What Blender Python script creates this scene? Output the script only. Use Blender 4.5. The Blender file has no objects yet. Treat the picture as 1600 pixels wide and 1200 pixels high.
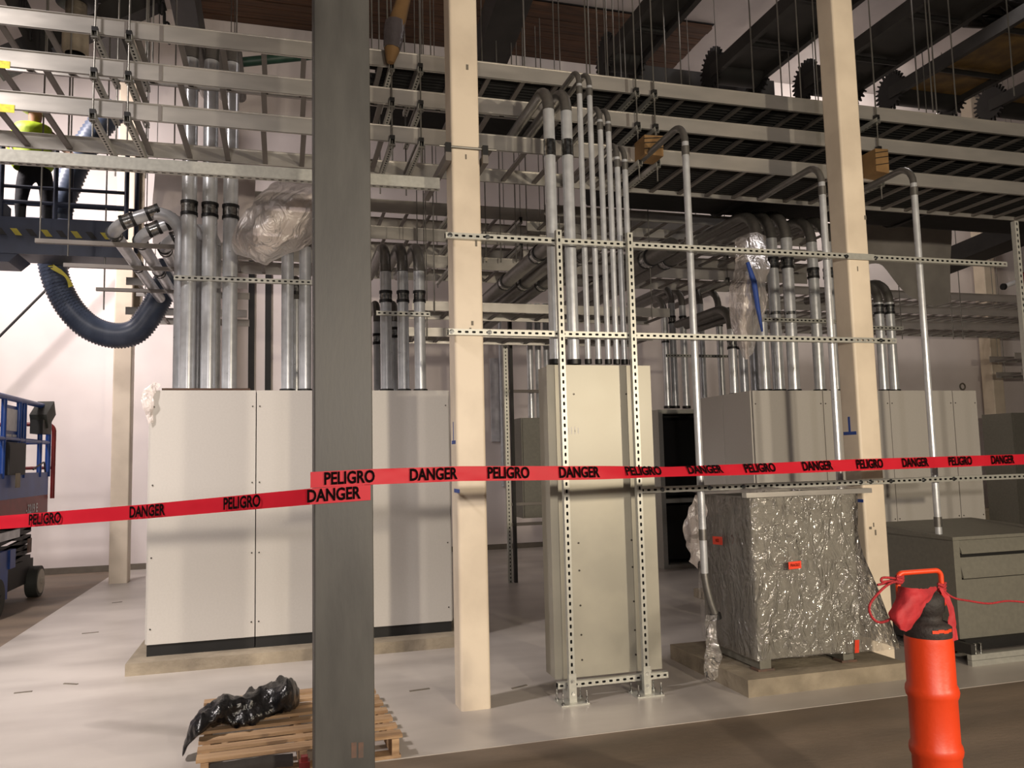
import bpy, math, random
from mathutils import Vector as V, Matrix, noise
random.seed(7)
sc = bpy.context.scene
COL = sc.collection
# ---------------------------------------------------------------- camera
F = 1255.0; CAMZ = 1.65
_Z = V(((478-800)/F, 13470/F, -1)).normalized()
_Y = V(((442-800)/F, -(724-600)/F, -1)); _Y = (_Y - _Z*_Y.dot(_Z)).normalized()
_X = _Y.cross(_Z)
ROT = Matrix((_X, _Y, _Z))                       # camera -> world
cd = bpy.data.cameras.new('camera'); cam = bpy.data.objects.new('camera', cd); COL.objects.link(cam)
cam.matrix_world = Matrix.Translation((0, 0, CAMZ)) @ ROT.to_4x4()
cd.sensor_width = 36; cd.lens = 36*F/1600; cd.clip_start = .05; cd.clip_end = 200
sc.camera = cam
# ---------------------------------------------------------------- world, lights, exposure
w = bpy.data.worlds.new('room_ambient'); sc.world = w; w.use_nodes = True
w.node_tree.nodes['Background'].inputs[0].default_value = (1, .95, .93, 1)
w.node_tree.nodes['Background'].inputs[1].default_value = .045
def area(name, loc, aim, size, power, col, spread=180):
    l = bpy.data.lights.new(name, 'AREA'); l.shape = 'DISK'; l.size = size; l.energy = power; l.color = col
    l.spread = math.radians(spread)
    o = bpy.data.objects.new(name, l); COL.objects.link(o); o.location = loc
    o.rotation_euler = (V(aim)-V(loc)).to_track_quat('-Z', 'Y').to_euler()
area('work_light', (5.0, -1.8, 2.5), (4.2, 7, 2.3), .18, 250, (1, .85, .64))
area('work_light', (1.95, -2.3, 2.35), (1.6, 7, 2.2), .18, 190, (1, .87, .7))
area('work_light', (.55, -2.5, 2.3), (1.2, 7, 2.2), .18, 50, (1, .88, .78))
area('work_light', (-.85, -2.5, 2.4), (-.8, 7, 2.0), .18, 85, (1, .9, .86))
area('high_bay_light', (-4.8, 10.4, 7.2), (-2.4, 14.4, 3.4), .9, 235, (1, .89, .86), 115)
area('high_bay_light', (-4.6, 3.6, 7.0), (-2.2, 7.6, 0), .7, 200, (1, .91, .87), 80)
area('high_bay_light', (11.5, 11.9, 8.7), (11.0, 14.4, 6.8), .8, 120, (1, .9, .82), 170)
pl_ = bpy.data.lights.new('added_ceiling_fill', 'POINT'); pl_.energy = 240; pl_.color = (1, .92, .9); pl_.shadow_soft_size = .25  # added fill light, hidden above a conveyor to brighten ceiling and wall top
po_ = bpy.data.objects.new('added_ceiling_fill', pl_); COL.objects.link(po_); po_.location = (8.6, 7.6, 8.8)
sc.view_settings.view_transform = 'Standard'; sc.view_settings.look = 'None'
sc.view_settings.exposure = 0.0; sc.view_settings.gamma = 1; sc.view_settings.use_curve_mapping = False

# ---------------------------------------------------------------- geometry helpers
def ray(u, v): return ROT @ V(((u-800)/F, -(v-600)/F, -1))
def P(u, v, Y):
    d = ray(u, v); return V((0, 0, CAMZ)) + d*(Y/d.y)
def PX(u, v, Y): return P(u, v, Y).x
def PZ(u, v, z=0):
    d = ray(u, v); return V((0, 0, CAMZ)) + d*((z-CAMZ)/d.z)
class MB:
    def __init__(s): s.v = []; s.f = []; s.m = []; s.s = []
    def face(s, idx, mi=0, sm=False): s.f.append(idx); s.m.append(mi); s.s.append(sm)
    def box(s, x0, x1, y0, y1, z0, z1, mi=0):
        return s.obox(V(((x0+x1)/2, (y0+y1)/2, (z0+z1)/2)), V((1, 0, 0)), V((0, 1, 0)), V((0, 0, 1)), abs(x1-x0)/2, abs(y1-y0)/2, abs(z1-z0)/2, mi)
    def obox(s, c, a, b, d, ha, hb, hd, mi=0):
        n = len(s.v); c = V(c); a = V(a); b = V(b); d = V(d)
        for k in (-1, 1):
            for j in (-1, 1):
                for i in (-1, 1): s.v.append(c + a*ha*i + b*hb*j + d*hd*k)
        for q in ((0, 2, 3, 1), (4, 5, 7, 6), (0, 1, 5, 4), (2, 6, 7, 3), (0, 4, 6, 2), (1, 3, 7, 5)):
            s.face([n+i for i in q], mi)
        return s
    def bar(s, p0, p1, w, h, up=(0, 0, 1), mi=0):
        p0 = V(p0); p1 = V(p1); a = (p1-p0); L = a.length; a.normalize(); b = V(up).cross(a)
        if b.length < 1e-4: b = V((1, 0, 0)).cross(a)
        b.normalize(); d = a.cross(b)
        return s.obox((p0+p1)/2, a, b, d, L/2, w/2, h/2, mi)
    def ring(s, c, a, b, r, seg):
        n = len(s.v)
        for k in range(seg):
            t = 2*math.pi*k/seg; s.v.append(c + (a*math.cos(t)+b*math.sin(t))*r)
        return n
    def tube(s, path, r, seg=12, mi=0, cap=True, sm=True):
        path = [V(p) for p in path]; N = len(path)
        rs = r if isinstance(r, (list, tuple)) else [r]*N
        t0 = (path[1]-path[0]).normalized()
        a = t0.orthogonal().normalized(); b = t0.cross(a)
        prev = None; tp = t0; first = last = None
        for i, p in enumerate(path):
            if i == 0: t = t0
            elif i == N-1: t = (path[i]-path[i-1]).normalized()
            else: t = ((path[i+1]-path[i]).normalized()+(path[i]-path[i-1]).normalized()).normalized()
            q = tp.rotation_difference(t); a = q @ a; b = q @ b; tp = t
            cur = s.ring(p, a, b, rs[i], seg)
            if prev is not None:
                for k in range(seg):
                    k2 = (k+1) % seg; s.face([prev+k, prev+k2, cur+k2, cur+k], mi, sm)
            if cap and i in (0, N-1):
                c = s.ring(p, a, b, rs[i], seg); idx = list(range(c, c+seg))
                s.face(idx[::-1] if i == 0 else idx, mi)
            prev = cur
        return s
    def cyl(s, p0, p1, r, seg=12, r1=None, mi=0, cap=True): return s.tube([p0, p1], [r, r if r1 is None else r1], seg, mi, cap)
    def lathe(s, prof, c, seg=20, mi=0, axis=(0, 0, 1)):
        c = V(c); ax = V(axis).normalized(); a = ax.orthogonal().normalized(); b = ax.cross(a); prev = None
        for r, h in prof:
            cur = s.ring(c+ax*h, a, b, max(r, 1e-4), seg)
            if prev is not None:
                for k in range(seg):
                    k2 = (k+1) % seg; s.face([prev+k, prev+k2, cur+k2, cur+k], mi, True)
            prev = cur
        return s
    def prism(s, pts, off, mi=0):                     # polygon (3d points) extruded by off
        n = len(s.v); N = len(pts); off = V(off)
        s.v += [V(p) for p in pts] + [V(p)+off for p in pts]
        s.face(list(range(n, n+N))[::-1], mi); s.face(list(range(n+N, n+2*N)), mi)
        for k in range(N):
            k2 = (k+1) % N; s.face([n+k, n+k2, n+N+k2, n+N+k], mi)
        return s
    def grid(s, rows, mi=0, sm=True):
        n = len(s.v); h = len(rows); wd = len(rows[0])
        for r in rows: s.v += [V(p) for p in r]
        for i in range(h-1):
            for j in range(wd-1):
                s.face([n+i*wd+j, n+i*wd+j+1, n+(i+1)*wd+j+1, n+(i+1)*wd+j], mi, sm)
        return s
    def mesh(s, name, mats, loc=None):
        me = bpy.data.meshes.new(name)
        off = V(loc) if loc is not None else V((0, 0, 0))
        me.from_pydata([tuple(p-off) for p in s.v], [], s.f)
        for m in (mats if isinstance(mats, (list, tuple)) else [mats]): me.materials.append(m)
        me.polygons.foreach_set('material_index', s.m); me.polygons.foreach_set('use_smooth', s.s)
        me.update(); return me
    def build(s, name, mats, parent=None):
        c = V((0, 0, 0))
        if s.v:
            xs = [p.x for p in s.v]; ys = [p.y for p in s.v]; zs = [p.z for p in s.v]
            c = V(((min(xs)+max(xs))/2, (min(ys)+max(ys))/2, min(zs)))
        return link(name, s.mesh(name, mats, c), c, parent)
def link(name, me, loc, parent=None):
    o = bpy.data.objects.new(name, me); COL.objects.link(o); o.location = loc
    if parent is not None: o.parent = parent; o.matrix_parent_inverse = Matrix.Translation(wloc(parent)).inverted()
    return o
def wloc(o):                                           # nothing in this scene is rotated at object level: world = sum of offsets
    return V(o['_w']) if '_w' in o else V(o.location)
def tag(o, label, cat, group=None):
    o['label'] = label; o['category'] = cat
    if group: o['group'] = group
    return o
def thing(name, loc, label, cat, group=None):
    o = bpy.data.objects.new(name, None); COL.objects.link(o); o.location = loc; o.empty_display_size = .1
    return tag(o, label, cat, group)
def struct(o): o['kind'] = 'structure'; return o
def fillet(pts, R, n=7):                                # rounded polyline
    pts = [V(p) for p in pts]; out = [pts[0]]
    for i in range(1, len(pts)-1):
        a = (pts[i-1]-pts[i]).normalized(); b = (pts[i+1]-pts[i]).normalized()
        ang = a.angle(b); d = R/math.tan(ang/2)
        d = min(d, (pts[i-1]-pts[i]).length*.49 if i > 1 else (pts[i-1]-pts[i]).length*.98, (pts[i+1]-pts[i]).length*.49 if i < len(pts)-2 else (pts[i+1]-pts[i]).length*.98)
        r = d*math.tan(ang/2); c = pts[i] + (a+b).normalized()*(r/math.sin(ang/2))
        s0 = pts[i]+a*d-c; s1 = pts[i]+b*d-c; th = s0.angle(s1); ax = s0.cross(s1).normalized()
        for k in range(n+1): out.append(c + Matrix.Rotation(th*k/n, 3, ax) @ s0)
    out.append(pts[-1]); return out

# ---------------------------------------------------------------- materials
def lin(c): return tuple(((x/255)/12.92 if x/255 <= .04045 else ((x/255+.055)/1.055)**2.4) for x in c)+(1,)
def mat(name, c, rough=.5, metal=0, c2=None, scale=6, lo=.35, hi=.7, bump=0, bscale=40, spec=.5, stretch=(1, 1, 1), detail=5, rvar=0):
    m = bpy.data.materials.new(name); m.use_nodes = True; nt = m.node_tree; b = nt.nodes['Principled BSDF']
    b.inputs['Roughness'].default_value = rough; b.inputs['Metallic'].default_value = metal
    b.inputs['Specular IOR Level'].default_value = spec; b.inputs['Base Color'].default_value = lin(c)
    tc = nt.nodes.new('ShaderNodeTexCoord'); mp = nt.nodes.new('ShaderNodeMapping'); mp.inputs['Scale'].default_value = stretch
    geo = nt.nodes.new('ShaderNodeNewGeometry'); nt.links.new(geo.outputs['Position'], mp.inputs[0])
    if c2 is None: c2 = tuple(max(0, x*.86) for x in c)
    n = nt.nodes.new('ShaderNodeTexNoise'); n.inputs['Scale'].default_value = scale; n.inputs['Detail'].default_value = detail
    nt.links.new(mp.outputs[0], n.inputs['Vector'])
    r = nt.nodes.new('ShaderNodeValToRGB'); r.color_ramp.elements[0].position = lo; r.color_ramp.elements[1].position = hi
    r.color_ramp.elements[0].color = lin(c2); r.color_ramp.elements[1].color = lin(c)
    nt.links.new(n.outputs[0], r.inputs[0]); nt.links.new(r.outputs[0], b.inputs['Base Color'])
    if rvar:
        mr = nt.nodes.new('ShaderNodeMapRange'); mr.inputs[3].default_value = rough-rvar; mr.inputs[4].default_value = rough+rvar
        nt.links.new(n.outputs[0], mr.inputs[0]); nt.links.new(mr.outputs[0], b.inputs['Roughness'])
    if bump:
        n2 = nt.nodes.new('ShaderNodeTexNoise'); n2.inputs['Scale'].default_value = bscale; n2.inputs['Detail'].default_value = 4
        nt.links.new(mp.outputs[0], n2.inputs['Vector'])
        bp = nt.nodes.new('ShaderNodeBump'); bp.inputs['Strength'].default_value = bump; bp.inputs['Distance'].default_value = .02
        nt.links.new(n2.outputs[0], bp.inputs['Height']); nt.links.new(bp.outputs[0], b.inputs['Normal'])
    return m
def film(name, col, alpha, rough=.12, bscale=14, bump=.9, gloss=1.0):
    m = bpy.data.materials.new(name); m.use_nodes = True; nt = m.node_tree; b = nt.nodes['Principled BSDF']; out = nt.nodes['Material Output']
    b.inputs['Base Color'].default_value = lin(col); b.inputs['Roughness'].default_value = rough; b.inputs['Specular IOR Level'].default_value = 1.0
    geo = nt.nodes.new('ShaderNodeNewGeometry')
    n = nt.nodes.new('ShaderNodeTexNoise'); n.inputs['Scale'].default_value = bscale; n.inputs['Detail'].default_value = 3; n.inputs['Distortion'].default_value = 1.4
    mp = nt.nodes.new('ShaderNodeMapping'); mp.inputs['Scale'].default_value = (1, 1, .6); nt.links.new(geo.outputs['Position'], mp.inputs[0]); nt.links.new(mp.outputs[0], n.inputs['Vector'])
    bp = nt.nodes.new('ShaderNodeBump'); bp.inputs['Strength'].default_value = bump; bp.inputs['Distance'].default_value = .05
    nt.links.new(n.outputs[0], bp.inputs['Height']); nt.links.new(bp.outputs[0], b.inputs['Normal'])
    tr = nt.nodes.new('ShaderNodeBsdfTransparent'); gl = nt.nodes.new('ShaderNodeBsdfGlossy'); gl.inputs['Roughness'].default_value = rough
    nt.links.new(bp.outputs[0], gl.inputs['Normal'])
    mix = nt.nodes.new('ShaderNodeMixShader'); mix.inputs[0].default_value = alpha
    nt.links.new(tr.outputs[0], mix.inputs[1]); nt.links.new(b.outputs[0], mix.inputs[2])
    mix2 = nt.nodes.new('ShaderNodeMixShader'); fr = nt.nodes.new('ShaderNodeFresnel'); fr.inputs[0].default_value = 1.5; nt.links.new(bp.outputs[0], fr.inputs['Normal'])
    mul = nt.nodes.new('ShaderNodeMath'); mul.operation = 'MULTIPLY_ADD'; mul.inputs[1].default_value = gloss; mul.inputs[2].default_value = .05*gloss; nt.links.new(fr.outputs[0], mul.inputs[0])
    nt.links.new(mul.outputs[0], mix2.inputs[0]); nt.links.new(mix.outputs[0], mix2.inputs[1]); nt.links.new(gl.outputs[0], mix2.inputs[2])
    nt.links.new(mix2.outputs[0], out.inputs[0]); return m
M = {}
M['wall'] = mat('wall_paint', (233, 225, 222), .75, c2=(220, 211, 208), scale=.8)
M['ceil'] = mat('ceiling_paint', (205, 198, 196), .8, scale=.6)
M['wood'] = mat('deck_wood', (92, 62, 40), .7, c2=(62, 42, 28), scale=3, stretch=(.5, 8, 8))
M['joint'] = mat('dark_joint', (26, 22, 20), .8)
M['conc'] = mat('bare_concrete', (134, 118, 102), .6, c2=(104, 92, 80), scale=1.6, bump=.12, bscale=30, rvar=.12, stretch=(.5, 1.5, 1))
M['coat'] = mat('grey_floor_coating', (188, 181, 174), .36, c2=(160, 153, 147), scale=1.3, lo=.3, hi=.62, bump=.03, bscale=8, rvar=.12, stretch=(.6, 1.4, 1))
M['pad'] = mat('pad_concrete', (166, 154, 134), .8, c2=(130, 120, 104), scale=4, bump=.3, bscale=30)
M['beige'] = mat('beige_paint', (228, 214, 193), .45, c2=(212, 198, 178), scale=2.5, hi=.6, bump=.03)
M['scuff'] = mat('scuff_grey', (120, 112, 100), .7)
M['primer'] = mat('grey_primer', (80, 79, 76), .5, c2=(62, 61, 59), scale=2.4, lo=.3, hi=.62, bump=.05, bscale=20, stretch=(2.5, 2.5, .6), rvar=.1)
M['rust'] = mat('rusty_patch', (112, 84, 70), .7, c2=(88, 76, 70), scale=20)
M['cab'] = mat('cabinet_paint', (196, 192, 186), .5, c2=(192, 188, 182), scale=60, spec=.35)
M['seam'] = mat('black_gap', (18, 18, 18), .6)
M['screw'] = mat('dark_screw', (70, 66, 62), .4, .6)
M['galv'] = mat('galvanised_steel', (190, 190, 182), .38, .4, c2=(180, 180, 173), scale=40, rvar=.07)
M['panel'] = mat('galvanised_sheet', (170, 166, 153), .42, .3, c2=(158, 155, 144), scale=3.2, rvar=.06, bump=.02, bscale=4)
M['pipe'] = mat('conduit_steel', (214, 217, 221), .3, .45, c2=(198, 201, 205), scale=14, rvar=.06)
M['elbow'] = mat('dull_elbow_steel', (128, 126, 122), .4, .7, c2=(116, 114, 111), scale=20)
M['cast'] = mat('bright_coupling', (214, 216, 214), .2, 1.0, c2=(120, 120, 120), scale=40)
M['rub'] = mat('black_rubber', (22, 22, 23), .45)
M['alu'] = mat('tray_aluminium', (200, 196, 190), .32, .6, c2=(188, 185, 180), scale=3, rvar=.08, stretch=(1, 4, 4))
M['aludk'] = mat('tray_rung_aluminium', (120, 114, 109), .5, .4, c2=(122, 117, 113), scale=8)
M['rod'] = mat('threaded_rod', (150, 148, 142), .4, .8)
M['blk'] = mat('black_steel', (30, 29, 29), .6, c2=(20, 20, 20), scale=4)
M['blkduct'] = mat('black_wrap', (17, 17, 17), .75, bump=.3, bscale=9)
M['conv'] = mat('conveyor_steel', (48, 46, 44), .6, c2=(34, 33, 31), scale=3)
M['convy'] = mat('conveyor_ochre', (120, 92, 42), .6, c2=(84, 64, 32), scale=4)
M['card'] = mat('cardboard', (140, 108, 68), .8, c2=(122, 94, 58), scale=8)
M['gtape'] = mat('grey_tape', (92, 86, 88), .3, bump=.4, bscale=25)
M['xgrey'] = mat('transformer_grey', (122, 120, 110), .5, c2=(114, 112, 103), scale=30)
M['red'] = mat('red_tape', (200, 32, 50), .5, c2=(190, 26, 44), scale=5, spec=.3)
M['redrope'] = mat('red_rope', (178, 40, 48), .8, c2=(120, 22, 28), scale=140)
M['redcloth'] = mat('red_cloth', (178, 40, 46), .7, c2=(150, 30, 38), scale=12, bump=.3, bscale=25)
M['ink'] = mat('black_ink', (14, 6, 7), .85, spec=.08)
M['ora'] = mat('orange_paint', (212, 64, 22), .42, c2=(200, 56, 18), scale=3, bump=.05)
M['orablk'] = mat('bollard_tar', (44, 34, 32), .7, c2=(30, 25, 24), scale=9, bump=.3)
M['stick'] = mat('orange_sticker', (255, 74, 44), .5)
M['yel'] = mat('yellow_sticker', (222, 208, 30), .5, c2=(170, 160, 30), scale=40)
M['btape'] = mat('blue_tape', (50, 84, 170), .6)
M['blue'] = mat('lift_blue', (34, 74, 150), .4, c2=(28, 62, 130), scale=4)
M['bluedk'] = mat('platform_navy', (40, 50, 74), .5, c2=(32, 40, 60), scale=4)
M['liftred'] = mat('lift_red', (132, 32, 30), .45)
M['tyre'] = mat('tyre_rubber', (58, 60, 56), .7, bump=.2)
M['wheel'] = mat('wheel_hub', (196, 188, 174), .5)
M['hose'] = mat('hose_blue_grey', (84, 94, 114), .4, c2=(70, 80, 100), scale=6)
M['hazy'] = mat('hazard_yellow', (196, 184, 62), .6)
M['white'] = mat('white_print', (222, 222, 226), .5)
M['pine'] = mat('pallet_pine', (190, 158, 122), .75, c2=(150, 120, 90), scale=5, stretch=(.6, 7, 7), bump=.15)
M['bag'] = mat('black_plastic', (20, 20, 22), .28, bump=.9, bscale=16, spec=.7)
M['darkrag'] = mat('dark_rag', (70, 66, 64), .8, bump=.4, bscale=14)
M['vest'] = mat('hi_vis_vest', (190, 220, 40), .6, c2=(168, 198, 34), scale=10, bump=.3, bscale=12)
M['reflect'] = mat('reflective_band', (196, 196, 180), .3, .3)
M['navycloth'] = mat('dark_trousers', (30, 32, 40), .8, bump=.3, bscale=14)
M['skin'] = mat('skin', (168, 118, 92), .6)
M['sleeve'] = mat('brown_sleeve', (150, 120, 96), .8)
M['hat'] = mat('hard_hat', (220, 220, 214), .4)
M['film'] = film('clear_film', (216, 210, 202), .2, .12, 12, 1.0)
M['milk'] = film('milky_sheet', (238, 226, 220), .6, .35, 7, .9, gloss=.5)
M['tarp'] = mat('grey_tarp', (150, 146, 140), .6, c2=(134, 130, 126), scale=3, bump=.25, bscale=5)
M['whtarp'] = mat('white_tarp', (198, 188, 184), .6, c2=(184, 174, 170), scale=3, bump=.15, bscale=5)

# ================================================================ SETTING
WY = 14.45
struct(MB().box(-14, 22, -8, WY+.3, -.2, 0).build('floor', M['conc']))
struct(MB().box(-2.55, 21, 4.65, WY, .0002, .004).build('floor_coating', M['coat']))
struct(MB().box(-14, 22, WY, WY+.25, 0, 9.62).build('wall_back', M['wall']))
struct(MB().box(-14.2, -14, -8, WY+.3, 0, 9.62).build('wall_left', M['wall']))
struct(MB().box(22, 22.2, -8, WY+.3, 0, 9.62).build('wall_right', M['wall']))
ceil = struct(MB().box(-14, 22, -8, WY+.25, 9.62, 9.8).build('ceiling', M['ceil']))
struct(MB().box(-1.7, 7.7, 12.64, WY, 9.6, 9.6198).build('ceiling_deck_backing', M['joint']))
pk = MB().box(-2.33, 2.33, -.093, .093, 0, .07).mesh('plank', M['wood'])
for i in range(9):
    for j in range(2): link('plank', pk, (.65+4.7*j - .02 + random.uniform(-.01, .01), 12.75+.2*i, 9.525+random.uniform(-.006, .006)), ceil)
struct(MB().box(-14, 22, WY-.012, WY-.001, .004, .1).build('baseboard_back', M['scuff']))

def column(name, x0, x1, y0, y1, h, m, label, r=.02):
    mb = MB(); n = 4; pts = []
    for cx, cy, a0 in ((x1-r, y1-r, 0), (x0+r, y1-r, 90), (x0+r, y0+r, 180), (x1-r, y0+r, 270)):
        for k in range(n+1):
            a = math.radians(a0+90*k/n); pts.append(V((cx+r*math.cos(a), cy+r*math.sin(a), 0)))
    mb.prism(pts, (0, 0, h))
    o = mb.build(name, m); tag(o, label, 'column'); return o
gc = column('steel_column', .145, .425, 4.0, 4.28, 9.6, M['primer'], 'thick dark grey primed steel column in the foreground, tape tied to it', r=.007)
for u in (553, 564):
    p = P(u, 1172, 3.999); MB().box(p.x-.012, p.x+.012, 3.998, 4.0, p.z-.035, p.z+.035).build('stain', M['rust'], gc)
c1 = column('beige_column', 1.13, 1.335, 5.345, 5.55, 9.6, M['beige'], 'beige square column left of the tall galvanized panel')
c2 = column('beige_column', 4.345, 4.55, 5.32, 5.525, 9.6, M['beige'], 'beige square column behind the orange bollard, with inverted blue tape T')
c3 = column('beige_column', -2.40, -2.15, 12.85, 13.1, 9.6, M['beige'], 'far beige column standing near the back wall beside the blue lift')
c4 = column('beige_column', 15.0, 15.3, 14.0, 14.3, 9.6, M['beige'], 'distant beige column at the back wall on the far right')
# tape marks and scuffs on the columns
def mark(col, u, v, Y, w_, h_, m, side=False):
    p = P(u, v, Y)
    if side:
        x = col; d = ray(u, v); p = V((0, 0, CAMZ))+d*(x/d.x)
        return MB().box(x-.0015, x, p.y-w_, p.y+w_, p.z-h_, p.z+h_)
    return MB().box(p.x-w_, p.x+w_, Y-.0015, Y, p.z-h_, p.z+h_)
mark(1.13, 708.5, 675, 0, .008, .07, M['btape'], True).build('tape_mark', M['btape'], c1)
mark(1.13, 709, 691, 0, .06, .012, M['btape'], True).build('tape_mark', M['btape'], c1)
mark(1.13, 714, 767, 0, .09, .013, M['btape'], True).build('tape_mark', M['btape'], c1)
mark(4.345, 1327, 663, 0, .012, .06, M['btape'], True).build('tape_mark', M['btape'], c2)
mark(4.345, 1328, 677, 0, .075, .013, M['btape'], True).build('tape_mark', M['btape'], c2)
mark(4.345, 1338, 782, 0, .08, .012, M['btape'], True).build('tape_mark', M['btape'], c2)
for u, v in ((738, 505), (742, 520), (735, 515), (730, 105), (728, 245), (744, 380), (760, 405)):
    mark(None, u, v, 5.3445, random.uniform(.004, .01), random.uniform(.008, .025), M['scuff']).build('scuff', M['scuff'], c1)
for u, v in ((1360, 825), (1368, 832), (1365, 820), (1340, 420), (1352, 340)):
    mark(None, u, v, 5.3195, random.uniform(.004, .012), random.uniform(.008, .025), M['scuff']).build('scuff', M['scuff'], c2)
# dark strips standing in for the gaps between back wall boards
for u in (393, 419):
    x = PX(u, 500, WY); tag(MB().box(x-.05, x+.05, WY-.03, WY, 0.1, 5.4).build('wall_gap_strip', M['blk']), 'narrow dark strip standing in for a gap in the back wall, %s of two behind the left conduits' % ('left' if u < 400 else 'right'), 'channel', 'dark wall gap strips')

# ================================================================ PADS AND CABINETS
tag(MB().prism([(-1.2, 7.15, 0), (1.62, 7.15, 0), (1.62, 8.7, 0), (-1.2, 8.7, 0)], (0, 0, .1)).build('concrete_pad', M['pad']), 'concrete pad under the row of three grey cabinets on the left', 'concrete pad')
tag(MB().prism([(3.03, 4.96, 0), (4.33, 4.96, 0), (4.33, 6.1, 0), (3.03, 6.1, 0)], (0, 0, .12)).build('concrete_pad', M['pad']), 'concrete pad under the plastic wrapped transformer', 'concrete pad')
tag(MB().prism([(4.6, 7.1, 0), (7.8, 7.1, 0), (7.8, 8.6, 0), (4.6, 8.6, 0)], (0, 0, .1)).build('concrete_pad', M['pad']), 'concrete pad under the right row of grey cabinets', 'concrete pad')
def cabinet(x0, x1, y0, y1, label, left=False, right=False):
    t = thing('switchgear_cabinet', ((x0+x1)/2, y0, .1), label, 'cabinet', 'grey switchgear cabinets')
    MB().box(x0+.004, x1-.004, y0+.012, y1, .1, .19).build('plinth', M['seam'], t)
    MB().box(x0+.004, x1-.004, y0+.022, y1, .19, 2.29).build('body', M['seam'], t)
    MB().box(x0+.004, x1-.004, y0+.022, y1, 2.29, 2.3).build('top_panel', M['cab'], t)
    dp = MB().box(x0+.004, x1-.004, y0, y0+.02, .195, 2.3).build('front_panel', M['cab'], t)
    if left:
        for a, b in ((y0+.03, y0+.57), (y0+.58, y1)):
            MB().box(x0-.012, x0+.004, a, b, .195, 2.3).build('side_panel', M['cab'], t)
    if right: MB().box(x1-.004, x1+.012, y0+.03, y1, .195, 2.3).build('side_panel', M['cab'], t)
    for x in (x0+.03, x1-.03):
        for z in (.32, .9, 1.5, 2.16):
            MB().cyl((x, y0-.004, z), (x, y0+.002, z), .007, 8).build('screw', M['screw'], dp)
    return t
for i, n in enumerate(('leftmost', 'middle', 'rightmost')):
    cabinet(-1.08+.855*i, -1.08+.855*(i+1), 7.35, 8.45, '%s of the three tall light grey cabinets on the left pad' % n, left=(i == 0), right=(i == 2))
for i, n in enumerate(('first from left, its side in shadow', 'second, behind the beige column', 'third, beside the far conduits')):
    cabinet(4.71+.857*i, 4.71+.857*(i+1), 7.35, 8.42, 'tall light grey cabinet in the right row, ' + n, left=(i == 0))
cabinet(7.285, 7.62, 7.35, 8.42, 'narrow light grey end cabinet closing the right row', right=True)
# film stuck at the left cabinet's corner
def sheet(name, rows, m, label=None, cat=None, nz=.03, sub=6, fr=3.0, parent=None, seed=0):
    """rows of control points -> smooth wrinkled sheet"""
    def cr(p, t):
        n = len(p)-1; x = t*n; i = min(int(x), n-1); f = x-i
        a = p[max(i-1, 0)]; b = p[i]; c = p[i+1]; d = p[min(i+2, n)]
        return .5*((2*b)+(c-a)*f+(2*a-5*b+4*c-d)*f*f+(3*b-a-3*c+d)*f*f*f)
    rows = [[V(q) for q in r] for r in rows]
    nc = (len(rows[0])-1)*sub; nr = (len(rows)-1)*sub; g = []
    fine = [[cr(r, j/nc) for j in range(nc+1)] for r in rows]
    for i in range(nr+1):
        line = []
        for j in range(nc+1):
            p = cr([fr_[j] for fr_ in fine], i/nr)
            q = p*fr+V((seed, seed*2, 0))
            line.append(p+noise.noise_vector(q)*nz+noise.noise_vector(q*2.7)*nz*.45)
        g.append(line)
    o = MB().grid(g).build(name, m, parent)
    if label: tag(o, label, cat)
    return o
sheet('plastic_film', [[P(238, 598, 7.33), P(252, 600, 7.34)], [P(222, 615, 7.3), P(240, 620, 7.31)], [P(222, 632, 7.3), P(240, 632, 7.31)], [P(232, 662, 7.32), P(239, 660, 7.33)]], M['milk'], 'scrap of clear film hanging at the corner of the leftmost cabinet', 'plastic sheet', nz=.015, sub=8, fr=9)
mb = MB()
p0 = P(255, 603, 7.5); mb.box(p0.x, p0.x+.72, 7.42, 7.54, 2.301, 2.325)
tag(mb.build('timber_board', M['wood']), 'rough timber board lying on top of the leftmost cabinet', 'board')

# ================================================================ CONDUITS
def coupling(p, d, r, parent, L=.12):
    p = V(p); d = V(d).normalized()
    o = MB().cyl(p-d*L*.42, p+d*L*.42, r*1.1, 14).build('coupling', M['cast'], parent)
    for k in (-1, 1): MB().cyl(p+d*(k*L*.5-.014), p+d*(k*L*.5+.014), r*1.16, 14).build('rubber_ring', M['rub'], o)
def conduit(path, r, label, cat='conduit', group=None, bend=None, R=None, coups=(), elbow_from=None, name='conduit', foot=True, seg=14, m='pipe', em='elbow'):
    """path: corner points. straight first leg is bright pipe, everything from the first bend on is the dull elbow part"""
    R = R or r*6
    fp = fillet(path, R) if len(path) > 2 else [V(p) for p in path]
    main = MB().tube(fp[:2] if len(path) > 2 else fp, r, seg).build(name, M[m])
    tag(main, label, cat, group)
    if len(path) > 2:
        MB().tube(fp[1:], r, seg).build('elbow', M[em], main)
    if foot:
        p = V(path[0]); d = (V(path[1])-p).normalized(); MB().cyl(p, p+d*.035, r*1.25, seg).build('bushing', M['rub'], main)
    for q, dd in coups: coupling(q, dd, r, main, max(.085, r*1.6))
    return main
UP = V((0, 0, 1))
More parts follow.
